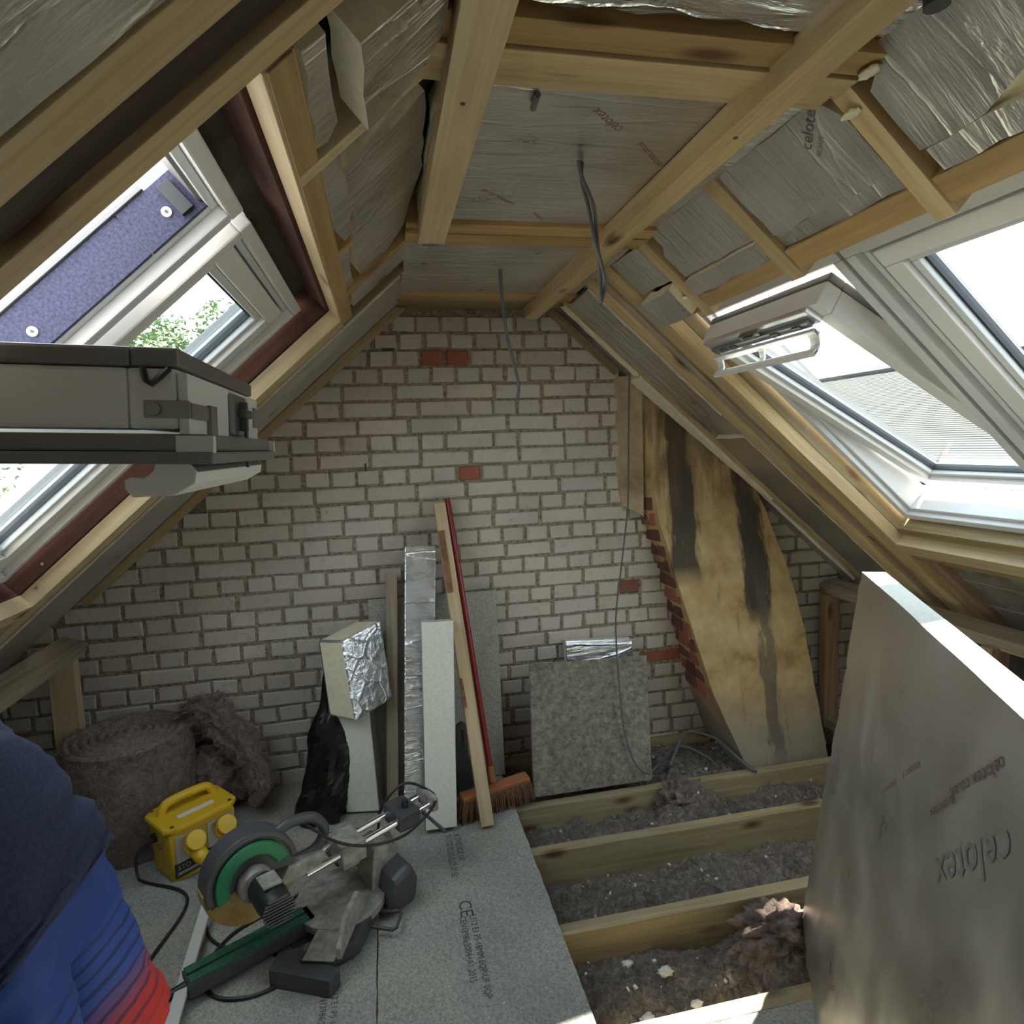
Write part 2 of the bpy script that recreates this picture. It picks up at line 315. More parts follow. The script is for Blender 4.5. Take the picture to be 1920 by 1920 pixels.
def plate(name,M,poly,t,mats,parent,jit=.004,step=.05,seed=0,grainx=True):
    """board: polygon in local xy of matrix M; visible face at z=0 (mat 0), thickness t upwards (mat 1), ragged edges"""
    rr=random.Random(seed*31+len(poly)*7+int(abs(poly[0][0])*997)); pts=[]
    for i,a in enumerate(poly):
        b=poly[(i+1)%len(poly)]; L=math.dist(a,b); k=max(1,int(L/step))
        for j in range(k):
            q=j/k; px=a[0]+(b[0]-a[0])*q; py=a[1]+(b[1]-a[1])*q
            pts.append((px+rr.uniform(-jit,jit),py+rr.uniform(-jit,jit)))
    n=len(pts); b=MB()
    c=(sum(p[0] for p in pts)/n,sum(p[1] for p in pts)/n)
    b.add([(p[0],p[1],0) for p in pts]+[(p[0]+rr.uniform(-1,1)*jit*.6,p[1]+rr.uniform(-1,1)*jit*.6,t) for p in pts],
      [tuple(range(n-1,-1,-1)),tuple(range(n,2*n))]+[(i,(i+1)%n,n+(i+1)%n,n+i) for i in range(n)],[0,0]+[1]*n)
    return b.build(name,mats,parent,mw=M)
def sboard(side,x0,x1,y0,y1,w=0,t=.05,parent=None,name='insulation_board',mats=None,jit=.004,seed=0,poly=None):
    """insulation board lying in a roof slope; local x along y so streaks follow the board"""
    o=SP(side,0 if side=='L' else 0,0,w); ey=Vector((0,1,0)); n=SN(side)
    ex=Vector((CA,0,SA)) if side=='L' else Vector((CA,0,-SA))
    M=Matrix((ex,ey,n)).transposed().to_4x4()
    if M.to_3x3().determinant()<0: M=Matrix((ex,ey,n)).transposed().to_4x4()
    M.translation=SP(side,(x0+x1)/2,(y0+y1)/2,w)
    xc,yc=(x0+x1)/2,(y0+y1)/2
    P=[((x-xc)/CA,y-yc) for x,y in (poly or [(x0,y0),(x1,y0),(x1,y1),(x0,y1)])]
    return plate(name,M,P,t,mats or [FOIL,CREAM],parent,jit,seed=seed)
def text(name,body,M,size,m,parent,sx=1,space=1):
    c=bpy.data.curves.new(name,'FONT'); c.body=body; c.size=size; c.align_x='LEFT'; c.space_character=space; c.resolution_u=2
    t=bpy.data.objects.new(name,c); COL.objects.link(t)
    dg=bpy.context.evaluated_depsgraph_get(); me=bpy.data.meshes.new_from_object(t.evaluated_get(dg)); bpy.data.objects.remove(t); bpy.data.curves.remove(c)
    me.materials.clear(); me.materials.append(m); me.name=name
    me.transform(Matrix.Diagonal((sx,1,1,1)))
    return link(name,me,parent,M)
def planeM(o,x,n):
    x=Vector(x).normalized(); n=Vector(n); n=(n-n.dot(x)*x).normalized(); y=n.cross(x); M=Matrix((x,y,n)).transposed().to_4x4(); M.translation=o; return M
def blob(name,c,r,m,parent=None,amp=.25,fr=6,sub=4,seed=0,sq=None):
    bm=bmesh.new(); bmesh.ops.create_icosphere(bm,subdivisions=sub,radius=1)
    for v in bm.verts:
        p=v.co.copy(); k=1+amp*noise.fractal(p*fr*.35+Vector((seed,seed*2,0)),1,2,5)+amp*.25*noise.noise(p*fr*1.7+Vector((seed,0,0)))
        v.co=Vector((p.x*r[0],p.y*r[1],p.z*r[2]))*k
        if sq: v.co=sq(v.co)
    me=bpy.data.meshes.new(name); bm.to_mesh(me); bm.free(); me.materials.append(m)
    me.polygons.foreach_set('use_smooth',[True]*len(me.polygons))
    return link(name,me,parent,Matrix.Translation(c))
def fibres(name,pts,ln,wd,m,parent=None,seed=0,up=.5):
    """thin curved strands rooted at pts"""
    rr=random.Random(seed); b=MB()
    for p in pts:
        d=Vector((rr.uniform(-1,1),rr.uniform(-1,1),rr.uniform(-.3,1)*up)).normalized()*ln*rr.uniform(.4,1.2); s=d.cross(Vector((rr.uniform(-1,1),rr.uniform(-1,1),1))).normalized()*wd
        q=Vector(p); k=Vector((rr.uniform(-1,1),rr.uniform(-1,1),rr.uniform(-1,.4)))*ln*.35
        b.add([q-s,q+s,q+d*.6+s*.7+k*.5,q+d*.6-s*.7+k*.5,q+d+k],[(0,1,2,3),(3,2,4)])
    return b.build(name,m,parent)
# ================= STRUCTURE =================
# ---- gable wall ----
wall=empty('wall_back',(0,2.92,0),'whitewashed brick gable wall at the far end of the loft',None,None,'structure')
b=MB(); pts=[(-2.35,-.25),(3.3,-.25),(3.3,.1),(.62,2.42),(.30,2.42),(-2.35,.08)]
b.prism(pts,'y',2.923,3.04); b.build('mortar_bed',MORTAR,wall)
CH=.0757; BH=.0635
def brickmesh(L,seed):
    rr=random.Random(seed); j=lambda a:rr.uniform(-a,a)
    def ring(y,ins,jt):
        h=L/2-ins; k=BH/2-ins
        return [(-h+j(jt),y+j(.0008),-k+j(jt)),(h+j(jt),y+j(.0008),-k+j(jt)),(h+j(jt),y+j(.0008),k+j(jt)),(-h+j(jt),y+j(.0008),k+j(jt))]
    v=ring(.05,0,0)+ring(.006,.0003,.0026)+ring(0,.005,.0034)
    f=[(8,9,10,11)]
    for a in (0,4):
        for i in range(4): f.append((a+i,a+(i+1)%4,a+4+(i+1)%4,a+4+i))
    return v,f
SL,HL=.2155,.1005; PIT={'S':.2295,'H':.1145}
BM={}
for kind,L in (('S',SL),('H',HL)):
    for k in range(6):
        v,f=brickmesh(L,k*13+ord(kind)); me=bpy.data.meshes.new('brick_'+kind.lower()); me.from_pydata(v,[],f); me.update()
        bm=bmesh.new(); bm.from_mesh(me); bmesh.ops.recalc_face_normals(bm,faces=bm.faces); bm.to_mesh(me); bm.free()
        BM[kind,k]=(me,v,f)
for k in list(BM):
    me=BM[k][0]; me.materials.append(BRICK)
RB={}
def redmesh(k,m):
    if (k,m.name) not in RB:
        me=BM[k][0].copy(); me.materials.clear(); me.materials.append(m); RB[k,m.name]=me
    return RB[k,m.name]
def roofz(x): return min(2.028+ST*x,2.848-ST*x,2.135)
rb=random.Random(5); bricks=[]
for c in range(0,29):
    zc=1.888-(c-3)*CH-CH/2
    if c in (0,1,3): seq=['H']*60
    elif c==2: seq=['H']*17+['H']*4+['S']*20
    elif c in (4,6): seq=['S']*30
    elif c==5: seq=['S','H','S','S','H']*2+['S','H','S']+['H']*24
    elif c==7: seq=['S']*2+['H']*16+['S','H','S']+['H']*20
    elif c==8: seq=['S']*3+['H']*9+['S']*16
    else: seq=['H']*60 if c%2 else ['S']*30
    ph={6:-.10,10:.15,12:.04,14:.10,16:.02,18:.09,2:.195,9:.34}.get(c,rb.uniform(0,.11))
    # start so that a joint falls on ph
    x=-2.0
    if c==2: x=ph-17*PIT['H']
    elif all(s==seq[0] for s in seq): x=ph-math.ceil((ph+2.0)/PIT[seq[0]])*PIT[seq[0]]
    for s in seq:
        x1=x+PIT[s]; xc=(x+x1)/2
        if x>2.5: break
        lim=roofz(xc)
        if xc>-1.95 and zc-BH/2<lim+.02:
            red=None
            if c==2 and .19<xc<.43: red=BRICKR
            if c==9 and .33<xc<.46: red=BRICKR
            if c==17 and 1.15<xc<1.27: red=BRICKD
            if c==22 and 1.25<xc<1.36: red=BRICKR
            behind=(1.30+.35*(1.2-zc)*.6<xc<1.98 and zc<1.5)
            bricks.append((s,xc+rb.uniform(-.003,.003),zc+rb.uniform(-.0025,.0025)-.006*(xc-.4)*0,red,behind,rb.randrange(6),rb.uniform(-.005,.004),rb.uniform(-.018,.018)))
        x=x1
vis=[q for q in bricks if not q[4] and q[1]>-1.75]
vis.sort(key=lambda q:(q[3] is None,0 if q[0]=='S' else 1,abs(q[1]-.2)))
keep=set(id(q) for q in vis[:300])
rest=MB(); rr_=[]
for q in bricks:
    s,xc,zc,red,beh,k,dy,rot=q
    M=Matrix.Translation((xc,2.917+dy,zc))@Matrix.Rotation(rot,4,'Y')
    if id(q) in keep:
        me=BM[s,k][0] if red is None else redmesh((s,k),red)
        o=link('brick',me,wall,M)
    else:
        rest.M=M; n0=len(rest.f); rest.add(BM[s,k][1],BM[s,k][2]); rr_+=[rb.random()]*(len(rest.f)-n0)
o=rest.build('brickwork_remainder',BRICK,wall); o['kind']='stuff'
at=o.data.attributes.new('rnd','FLOAT','FACE'); at.data.foreach_set('value',rr_)
for x,z,lx,lz in ((.055,1.967,.055,.010),(-.075,1.445,.008,.034),(-.86,.415,.034,.009),(.02,1.60,.008,.022)):
    MB().box((x-lx/2,2.9185,z-lz/2),(x+lx/2,2.93,z+lz/2)).build('open_joint_shade',GASK,wall)  # solid black blocks painting the shade inside open joints
# ---- chimney breast ----
chim=empty('chimney_breast',(1.6,2.75,-.05),'leaning chimney breast in stained yellow plaster with dark damp streaks and bare red brick side','chimney')
WL=[(1.20,1.80),(1.215,1.50),(1.221,1.377),(1.246,1.163),(1.342,.886),(1.418,.601),(1.498,.25),(1.58,.02),(1.64,-.12)]
FL=[(1.245,2.875,1.80),(1.255,2.85,1.55),(1.265,2.83,1.377),(1.292,2.79,1.11),(1.36,2.72,.80),(1.41,2.66,.55),(1.47,2.60,.30),(1.575,2.54,.03),(1.62,2.52,-.12)]
FR=[(1.70,2.875,1.60),(1.72,2.85,1.48),(1.77,2.82,1.33),(1.85,2.78,1.16),(1.925,2.71,.88),(1.975,2.66,.62),(2.0,2.61,.34),(2.045,2.57,.02),(2.06,2.55,-.12)]
b=MB(); NC=14; rows=[]
def dens(a,n=5):
    out=[]
    for i in range(len(a)-1):
        for k in range(n): out.append(tuple(a[i][j]+(a[i+1][j]-a[i][j])*k/n for j in range(len(a[0]))))
    return out+[a[-1]]
wl,fl,fr=dens(WL),dens(FL),dens(FR)
for (wx,wz),(fx,fy,fz),(rx,ry,rz) in zip(wl,fl,fr):
    row=[(wx,2.925,wz),((wx+fx)/2,(2.925+fy)/2,(wz+fz)/2)]
    for k in range(NC+1):
        t=k/NC; p=Vector((fx+(rx-fx)*t,fy+(ry-fy)*t,fz+(rz-fz)*t)); p.y+=.014*noise.fractal(p*6,1,2,4)-.012*math.sin(t*math.pi); row.append(tuple(p))
    row+=[(rx+.02,(ry+2.925)/2,rz),(rx+.01,2.925,rz)]; rows.append(row)
n=len(rows[0]); vs=[p for r_ in rows for p in r_]
fs=[(i*n+k,i*n+k+1,(i+1)*n+k+1,(i+1)*n+k) for i in range(len(rows)-1) for k in range(n-1)]
b.add(vs,fs); b.build('plaster_coat',PLASTER,chim,smooth=True)
# bare red bricks on the chimney's side
def at_z(tab,z,zi):
    for a,c in zip(tab,tab[1:]):
        if a[zi]>=z>=c[zi]:
            t=(a[zi]-z)/(a[zi]-c[zi]); return [a[i]+(c[i]-a[i])*t for i in range(len(a))]
    return list(tab[-1])
rc=random.Random(3); k_=0
for i,z in enumerate([1.285-.0757*j for j in range(14)]):
    w_=at_z(WL,z,1); f_=at_z(FL,z,2)
    a=Vector((w_[0],2.925,z)); c=Vector((f_[0],f_[1],z)); d=(c-a); L=d.length; d.normalize()
    nrm=Vector((0,0,1)).cross(d); nrm=-nrm if nrm.x>0 else nrm
    s=.0 if i%2 else -.05; end=L-(.028 if i<11 else .06)
    while s<end-.02:
        ln=min(.1035 if i%2==0 else .14,end-s); m=BRICKD if rc.random()<.78 else BRICKR
        p0=a+d*max(s,0)+nrm*(-.004+rc.uniform(0,.010)); p1=a+d*min(s+ln,end)+nrm*(-.004+rc.uniform(0,.01)); p0.z=p1.z=z
        if (p1-p0).length>.03: beam('red_brick',p0-nrm*.02,p1-nrm*.02,.05,.063,(0,0,1),m,chim,.004)
        s+=ln+.011
# rendered pier beside the chimney
b=MB(); b.add([(1.135,2.915,1.83),(1.135,2.915,1.32),(1.155,2.905,1.20),(1.235,2.845,1.83),(1.235,2.845,1.30),(1.235,2.85,1.15),(1.27,2.925,1.83),(1.27,2.925,1.1),(1.11,2.93,1.83),(1.115,2.93,1.33),(1.15,2.93,1.15)],
 [(0,3,4,1),(1,4,5,2),(3,6,7,5,4),(8,0,1,9),(9,1,2,10),(0,8,6,3)]); b.build('rendered_pier',PLAST2,chim,.004)
# ---- floor ----
floor=empty('floor',(0,0,0),'chipboard decking over open timber joists',None,None,'structure')
def sheet(name,x0,x1,y0,y1,z1,t,parent,mats=(CHIP,CHIPE),jit=.0015,seed=1):
    M=Matrix.Translation(((x0+x1)/2,(y0+y1)/2,z1))@Matrix.Rotation(math.pi,4,'X')
    h,k=(x1-x0)/2,(y1-y0)/2
    return plate(name,M,[(-h,-k),(h,-k),(h,k),(-h,k)],t,list(mats),parent,jit,.03,seed)
sA=sheet('floor_sheet',-.098,.465,-3.1,2.63,0,.022,floor); sheet('floor_sheet',-.70,-.102,-3.1,2.63,0,.022,floor); sheet('floor_sheet',-1.30,-.704,-3.1,2.63,0,.022,floor)
sheet('floor_sheet',-2.0,-1.304,-3.1,2.63,0,.022,floor); sheet('floor_sheet',-2.0,.46,2.634,2.915,0,.022,floor)
sheet('floor_sheet',.62,1.06,.4,1.36,0,.022,floor)
for yf,x0 in ((2.51,-.3),(2.21,-.3),(1.81,-.3),(1.43,-.3),(1.0,-.3),(.6,-.3)):
    beam('joist',(x0,yf-.0235,-.112),(2.75,yf-.0235,-.112),.047,.178,(0,0,1),W_JOIST,floor,.002)
beam('wall_joist',(.47,2.895,-.10),(1.6,2.895,-.10),.04,.17,(0,0,1),W_JOIST,floor,.002)
MB().box((-2.3,-3.2,-.225),(3.2,2.93,-.205)).build('ceiling_below',MEMB,floor)
# deck print
def dtext(body,x,y,size,sx=1.0):
    return text('print',body,planeM((x,y,.0009),(0,-1,0),(0,0,1)),size,PRINTD,sA,sx)
dtext('A THIS SIDE UP',.193,2.335,.034,.72); dtext('EI LTD 02.05.2023 07:50',.157,2.335,.034,.72)
dtext('CE',.165,1.965,.062,1.0); dtext('E312 E1 P5 18MM 0QP-UF 0QP',.194,1.895,.030,.82); dtext('CEN13986:2004+A1:2015',.160,1.895,.030,.82)
dtext('E312 E1 P5 18MM',-.225,1.72,.026,.9); dtext('CEN13986:2004',-.255,1.72,.026,.9)
# ---- loose fill between the joists ----
fill=empty('loose_insulation',(1.1,1.95,-.15),'dirty loose insulation and debris lying between the open joists','insulation',None,'stuff')
def bay(x0,x1,y0,y1,zb,amp,mounds,seed,fib=2600):
    st=.009; nx=int((x1-x0)/st); ny=max(6,int((y1-y0)/st)); vs=[]; 
    for j in range(ny+1):
        for i in range(nx+1):
            x=x0+(x1-x0)*i/nx; y=y0+(y1-y0)*j/ny; p=Vector((x,y,seed))
            z=zb+amp*noise.fractal(p*7,1,2,6)+amp*.55*abs(noise.noise(p*30))+amp*.3*noise.noise(p*70)
            for mx_,my,mr,mh in mounds:
                d=((x-mx_)/mr)**2+((y-my)/(mr*.8))**2; z+=mh*math.exp(-d*1.6)*(1+.35*noise.fractal(p*16,1,2,4))
            vs.append((x,y,max(z,-.20)))
    b=MB().add(vs,[(j*(nx+1)+i,j*(nx+1)+i+1,(j+1)*(nx+1)+i+1,(j+1)*(nx+1)+i) for j in range(ny) for i in range(nx)])
    o=b.build('fill_layer',RUBBLE,fill,smooth=True); o['kind']='stuff'
    rr=random.Random(seed); sel=[rr.choice(vs) for _ in range(fib)]
    o=fibres('fibres',sel[:fib//2],.022,.0007,FIBRE,fill,seed); o['kind']='stuff'
    o=fibres('fibres',sel[fib//2:],.03,.0009,FIBRE2,fill,seed+1); o['kind']='stuff'
    b=MB()
    for p in sel[:46]:
        s=rr.uniform(.002,.007); b.M=Matrix.Translation(Vector(p)+Vector((0,0,s*.6)))@Matrix.Rotation(rr.uniform(0,3),4,(rr.random(),rr.random(),rr.random()+.1)); b.box((-s,-s*.7,-s*.5),(s,s*.7,s*.5))
    o=b.build('crumbs',STONE,fill); o['kind']='stuff'
bay(.45,1.75,2.512,2.92,-.075,.045,[(1.27,2.78,.13,.07),(.98,2.70,.14,.03),(1.35,2.62,.14,.03)],11)
bay(.45,2.3,2.212,2.462,-.125,.042,[(1.20,2.36,.13,.12),(1.33,2.33,.10,.07),(.80,2.33,.15,.035),(.58,2.33,.11,.03),(1.75,2.38,.16,.06)],22,3200)
bay(.45,2.2,1.812,2.162,-.165,.042,[(.80,1.97,.14,.07),(1.40,2.05,.11,.075),(1.08,2.02,.17,.045),(.55,1.94,.1,.04)],33,3600)
bay(.45,1.9,1.432,1.762,-.150,.036,[(1.13,1.62,.14,.12),(1.24,1.70,.10,.08),(.62,1.58,.14,.05),(.85,1.6,.2,.03)],44,3600)
bay(.45,1.6,1.0,1.382,-.10,.036,[(.55,1.3,.12,.03)],55,800)
# brown torn batt clumps
for c,r,sd in (((1.20,2.40,-.055),(.10,.075,.085),1),((1.14,1.64,-.045),(.12,.075,.075),5)):
    tag(blob('torn_insulation_tuft',c,r,WOOL,None,.45,9,5,sd),'torn dark brown insulation tuft heaped against the farthest open joist' if sd==1 else 'big torn brown insulation tuft in the bay nearest the foil sheet','insulation','torn insulation tufts')
for i,(p,s) in enumerate((((1.14,2.66,-.02),.028),((.66,1.70,-.105),.016),((.76,1.64,-.10),.022),((.64,1.50,-.10),.024),((.80,1.52,-.105),.016))):
    o=blob('plaster_crumb',p,(s,s*.7,s*.5),STONE,None,.5,7,3,i*3)
    tag(o,['white plaster lump beside the cable below the chimney','small pale crumb at the foot of the third joist','flat pale crumb by the third joist from the wall','pale torn crumb at the deck edge near the bottom','smaller pale crumb beside the sunlit board'][i],'rubble','plaster crumbs in the joist bays')
# ---- roof slopes ----
WLs=empty('wall_left',(-.9,1.3,1.2),'left roof slope of rafters and foil insulation boards',None,None,'structure')
WRs=empty('wall_right',(1.8,1.3,1.2),'right roof slope of rafters and foil insulation boards',None,None,'structure')
def memb(side,par,hole,x_lo,x_hi):
    hx0,hx1,hy0,hy1=hole
    for (a,b_,c,d) in ((x_lo,hx0,-3.2,3.0),(hx1,x_hi,-3.2,3.0),(hx0,hx1,-3.2,-1.93),(hx0,hx1,-1.17,hy0),(hx0,hx1,hy1,3.0)):
        o=SP(side,(a+b_)/2,(c+d)/2,.152); ex=Vector((CA,0,SA if side=='L' else -SA)); M=Matrix((ex,Vector((0,1,0)),SN(side))).transposed().to_4x4(); M.translation=o
        MB().box((-(b_-a)/2/CA,-(d-c)/2,-.008),((b_-a)/2/CA,(d-c)/2,.008)).build('roof_underlay',MEMB,par,mw=M)
memb('L',WLs,(-1.06,-.148,.755,2.12),-2.4,.52); memb('R',WRs,(1.068,1.995,.66,2.15),.40,3.4)
# left slope, near trimmers
rafter('L',-2.3,.16,.607,.662,0,.13,W_NEW,WLs); rafter('L',-2.3,.16,.664,.727,.012,.13,W_DARK,WLs); rafter('L',-2.3,.14,.729,.772,0,.13,W_NEW,WLs)
sboard('L',-2.2,-1.10,-3.1,.60,.004,.06,WLs,jit=.006); sboard('L',-1.098,-.60,-1.16,.60,.004,.06,WLs,jit=.006); sboard('L',-.598,.14,-1.16,.60,.002,.06,WLs,jit=.006,seed=3); sboard('L',-.10,.14,-3.1,-1.164,.002,.06,WLs,seed=4); sboard('L',-1.098,-.11,-3.1,-1.95,.002,.06,WLs,seed=6)
# left header
noggin('L',-.105,-.070,.775,2.20,0,.05,W_PALE,WLs,'header'); noggin('L',-.112,-.102,.775,2.13,.051,.145,W_RED,WLs,'header_lining')  # pale planed side with window light put into its colour; orange skins elsewhere
noggin('L',-.072,-.0685,.775,2.19,-.0012,.045,W_ORANGE,WLs,'header_face')
noggin('L',-.101,-.072,.775,2.19,-.0035,-.0005,W_ORANGE,WLs,'header_face')
# boards between header and ceiling, left
PIRW=[FOIL,CREAM]
sboard('L',-.064,-.034,.79,1.035,.004,.05,WLs,seed=1,poly=[(-.060,.80),(-.034,.80),(-.034,1.0),(-.052,1.035),(-.066,1.03)])
sboard('L',-.015,.12,.79,1.02,-.030,.06,WLs,seed=2,poly=[(-.015,.80),(.10,.80),(.10,.93),(.06,.99),(-.012,1.015)])
rafter('L',-.10,.17,1.047,1.082,-.004,.10,W_PALE,WLs); 
sboard('L',.015,.11,1.085,1.13,.045,.06,WLs,mats=[CREAM,CREAM],seed=4)
sboard('L',-.03,.13,1.14,1.87,.012,.05,WLs,seed=5,poly=[(-.028,1.20),(.02,1.16),(.05,1.14),(.055,1.20),(.12,1.17),(.135,1.50),(.10,1.80),(.06,1.885),(-.02,1.90),(-.03,1.6)])
sboard('L',-.067,-.034,1.09,1.50,.004,.05,WLs,seed=6,poly=[(-.064,1.10),(-.04,1.10),(-.034,1.30),(-.036,1.48),(-.05,1.50),(-.066,1.35)])
rafter('L',-.10,-.035,1.515,1.55,0,.10,W_ORANGE,WLs,'noggin'); sboard('L',-.067,-.044,1.56,1.93,.008,.05,WLs,seed=7); 
rafter('L',-.07,.16,1.895,1.935,0,.1,W_ORANGE,WLs)
sboard('L',-.06,.12,1.94,2.12,.004,.05,WLs,seed=8); rafter('L',-.06,.16,2.125,2.16,.02,.1,W_ORANGE,WLs)
# far trimmer and strips next to the gable, left
rafter('L',-2.2,-.10,2.135,2.235,0,.048,W_PALE,WLs,'trimmer'); rafter('L',-1.12,-.095,2.128,2.148,.05,.15,W_RED,WLs,'trimmer_lining')
rafter('L',-2.2,.15,2.237,2.262,.002,.05,W_OLIVE,WLs,'trimmer')
sboard('L',-2.2,.10,2.268,2.66,-.004,.06,WLs,jit=.006,seed=9); rafter('L',-1.3,.13,2.67,2.735,.006,.1,W_OLIVE,WLs); sboard('L',-1.25,.12,2.74,2.90,.02,.05,WLs,seed=10,mats=[OLDFELT,CREAM])
rafter('L',-1.25,.13,2.86,2.90,-.012,.02,W_NEW,WLs,'wall_batten')
noggin('L',-1.115,-1.068,.76,2.16,0,.05,W_PALE,WLs,'sill_trimmer'); noggin('L',-1.078,-1.068,.775,2.13,.051,.15,W_RED,WLs,'sill_lining')
sboard('L',-2.2,-1.12,.78,2.13,.012,.06,WLs,seed=12,mats=[OLDFELT,CREAM])
# right slope
for y0,y1 in ((1.008,1.052),(1.432,1.482),(1.865,1.915)):
    rafter('R',.80,1.06,y0,y1,-.002,.10,W_NEW,WRs)
noggin('R',.998,1.043,-3.1,2.15,.004,.06,W_ORANGE,WRs,'header')
rafter('R',.80,2.9,2.152,2.238,0,.05,W_NEW,WRs,'trimmer'); rafter('R',1.02,2.03,2.150,2.165,.05,.15,W_OLIVE,WRs,'trimmer_lining'); rafter('R',.80,2.9,2.242,2.292,.012,.10,W_OLIVE,WRs,'trimmer')
rafter('R',.80,2.9,2.345,2.41,.0,.10,W_NEW,WRs); sboard('R',.80,2.4,2.294,2.343,.014,.05,WRs,seed=21)
bd=sboard('R',.83,1.40,2.415,2.67,-.004,.05,WRs,seed=22,jit=.006); sboard('R',1.41,1.50,2.415,2.68,.008,.05,WRs,seed=23); sboard('R',1.51,2.55,2.415,2.66,-.002,.05,WRs,seed=24,mats=[FOIL_S,CREAM])
rafter('R',.78,2.9,2.685,2.735,.006,.1,W_NEW,WRs)
sboard('R',.80,1.16,2.755,2.90,.012,.06,WRs,seed=25,mats=[OLDFELT,CREAM]); rafter('R',.80,1.13,2.87,2.905,-.02,.01,W_OLIVE,WRs,'wall_batten')
sboard('R',.82,1.17,2.738,2.768,-.004,.05,WRs,seed=26,mats=[CREAM,CREAM],jit=.006)
sboard('R',1.18,1.86,2.742,2.835,-.006,.06,WRs,seed=27,mats=[CREAM,CREAM],poly=[(1.175,2.742),(1.86,2.742),(1.80,2.775),(1.175,2.862)])
sboard('R',1.16,2.4,2.84,2.915,.015,.05,WRs,seed=28,mats=[FOIL_S,CREAM]); sboard('R',1.86,2.6,2.742,2.90,.03,.05,WRs,seed=29,mats=[FOIL_S,CREAM])
sboard('R',1.05,2.9,-1.16,.60,.03,.05,WRs,seed=51); sboard('R',2.05,2.9,-3.1,-1.17,.03,.05,WRs,seed=52); sboard('R',1.05,2.04,-3.1,-1.95,.03,.05,WRs,seed=53); rafter('R',.80,2.9,.60,.66,0,.1,W_NEW,WRs)
# boards above the right header
sboard('R',.82,.935,1.925,2.14,.006,.05,WRs,seed=31); sboard('R',.945,1.03,1.92,2.17,-.028,.05,WRs,seed=32)
sboard('R',.82,.945,1.49,1.855,.006,.05,WRs,seed=33,poly=[(.815,1.49),(.95,1.49),(.95,1.85),(.88,1.85),(.86,1.82),(.815,1.82)]); sboard('R',.956,.998,1.485,1.86,-.006,.05,WRs,seed=34)
bT=sboard('R',.82,.96,1.06,1.425,.004,.05,WRs,seed=35,poly=[(.815,1.12),(.83,1.08),(.86,1.06),(.965,1.058),(.965,1.42),(.815,1.425)]); sboard('R',.965,.996,1.06,1.428,.012,.05,WRs,seed=36)
bN=sboard('R',.82,.955,-3.1,.998,.002,.05,WRs,seed=37,poly=[(.805,-3.1),(.94,-3.1),(.95,.6),(.905,.68),(.935,.80),(.955,.86),(.955,.985),(.85,.99),(.83,.95),(.805,.95)]); sboard('R',.93,.99,-3.1,.985,.022,.05,WRs,seed=38,mats=[CREAM,CREAM]); sboard('R',.958,.996,-.3,.98,.006,.05,WRs,seed=39)
# ceiling-edge tears
for i,(x,y) in enumerate(((.83,.96),(.86,1.035),(.99,1.92))):
    o=blob('torn_foam',SP('R',x,y,-.006),(.013,.02,.006),CREAM,WRs,.4,6,3,i)
# printed marks on the boards
def rtext(body,x,y,size,m,par,w=-.0009,flip=False,rot=0,sx=1):
    n=-SN('R'); xd=Vector((0,-1,0)) if not flip else Vector((CA,0,-SA)); 
    if rot: xd=Matrix.Rotation(rot,3,n)@xd
    return text('print',body,planeM(SP('R',x,y,w),xd,n),size,m,par,sx)
PR_D=mat('print_faint',(.20,.17,.16),.5,.5); PR_F=mat('print_very_faint',(.44,.42,.40),.42,.85)
for body,(x_,y_),s_ in (('celotex',(.872,1.166),.036),('BE SAFE',(.888,1.158),.014)):
    text('print',body,planeM(SP('R',x_,y_,.0028),SP('R',.831,1.102)-SP('R',.87,1.163),-SN('R')),s_,PR_D,bT)
# right slope below the window: sill, felt, old rafters
noggin('R',2.025,2.075,.3,2.16,0,.05,W_PALE,WRs,'sill_trimmer'); noggin('R',1.99,2.026,.3,2.15,.048,.15,W_OLIVE,WRs,'sill_lining'); noggin('R',2.077,2.115,.3,2.16,.012,.06,W_OLIVE,WRs,'sill_trimmer')
sboard('R',2.12,2.9,.2,2.14,.03,.05,WRs,seed=41,mats=[OLDFELT,CREAM]); rafter('R',2.10,3.0,1.55,1.60,.005,.07,W_PINK,WRs); rafter('R',2.10,3.0,2.02,2.075,.0,.07,W_PINK,WRs); rafter('R',2.10,3.0,1.10,1.15,.0,.07,W_PINK,WRs)
for k in range(5):
    xx=2.2+.13*k; beam('felt_batten',SP('R',xx,.4,.026),SP('R',xx,2.1,.026),.006,.004,SN('R'),W_GREY,WRs,.001)
# dwarf walls
dl=empty('trim_1',(-1.3,2.0,.4),'left dwarf wall timbers',None,None,'structure'); dr=empty('trim_2',(2.25,2.0,.4),'right dwarf wall timbers',None,None,'structure')
beam('top_plate',(-1.30,2.86,.76),(-1.27,.4,.76),.10,.05,(.35,0,1),W_GREY,dl); beam('stud',(-1.325,2.80,.0),(-1.32,2.80,.74),.05,.095,(1,0,0),W_PALE,dl)
beam('stud',(-1.32,1.9,0),(-1.32,1.9,.74),.05,.095,(1,0,0),W_PALE,dl)
beam('top_plate',(2.27,2.86,.72),(2.27,.4,.72),.09,.05,(-.35,0,1),W_GREY,dr); beam('stud',(2.24,2.80,-.02),(2.24,2.80,.69),.05,.08,(1,0,0),W_PINK,dr)
beam('bottom_plate',(2.25,2.86,.01),(2.25,.4,.01),.09,.05,(0,0,1),W_GREY,dr); beam('stud',(2.24,1.9,0),(2.24,1.9,.69),.05,.08,(1,0,0),W_PINK,dr)
MB().box((-1.66,-3.2,-.02),(-1.62,2.92,.62)).build('backing_board',MEMB,dl); MB().box((2.62,-3.2,-.2),(2.66,2.92,.56)).build('backing_board',MEMB,dr)
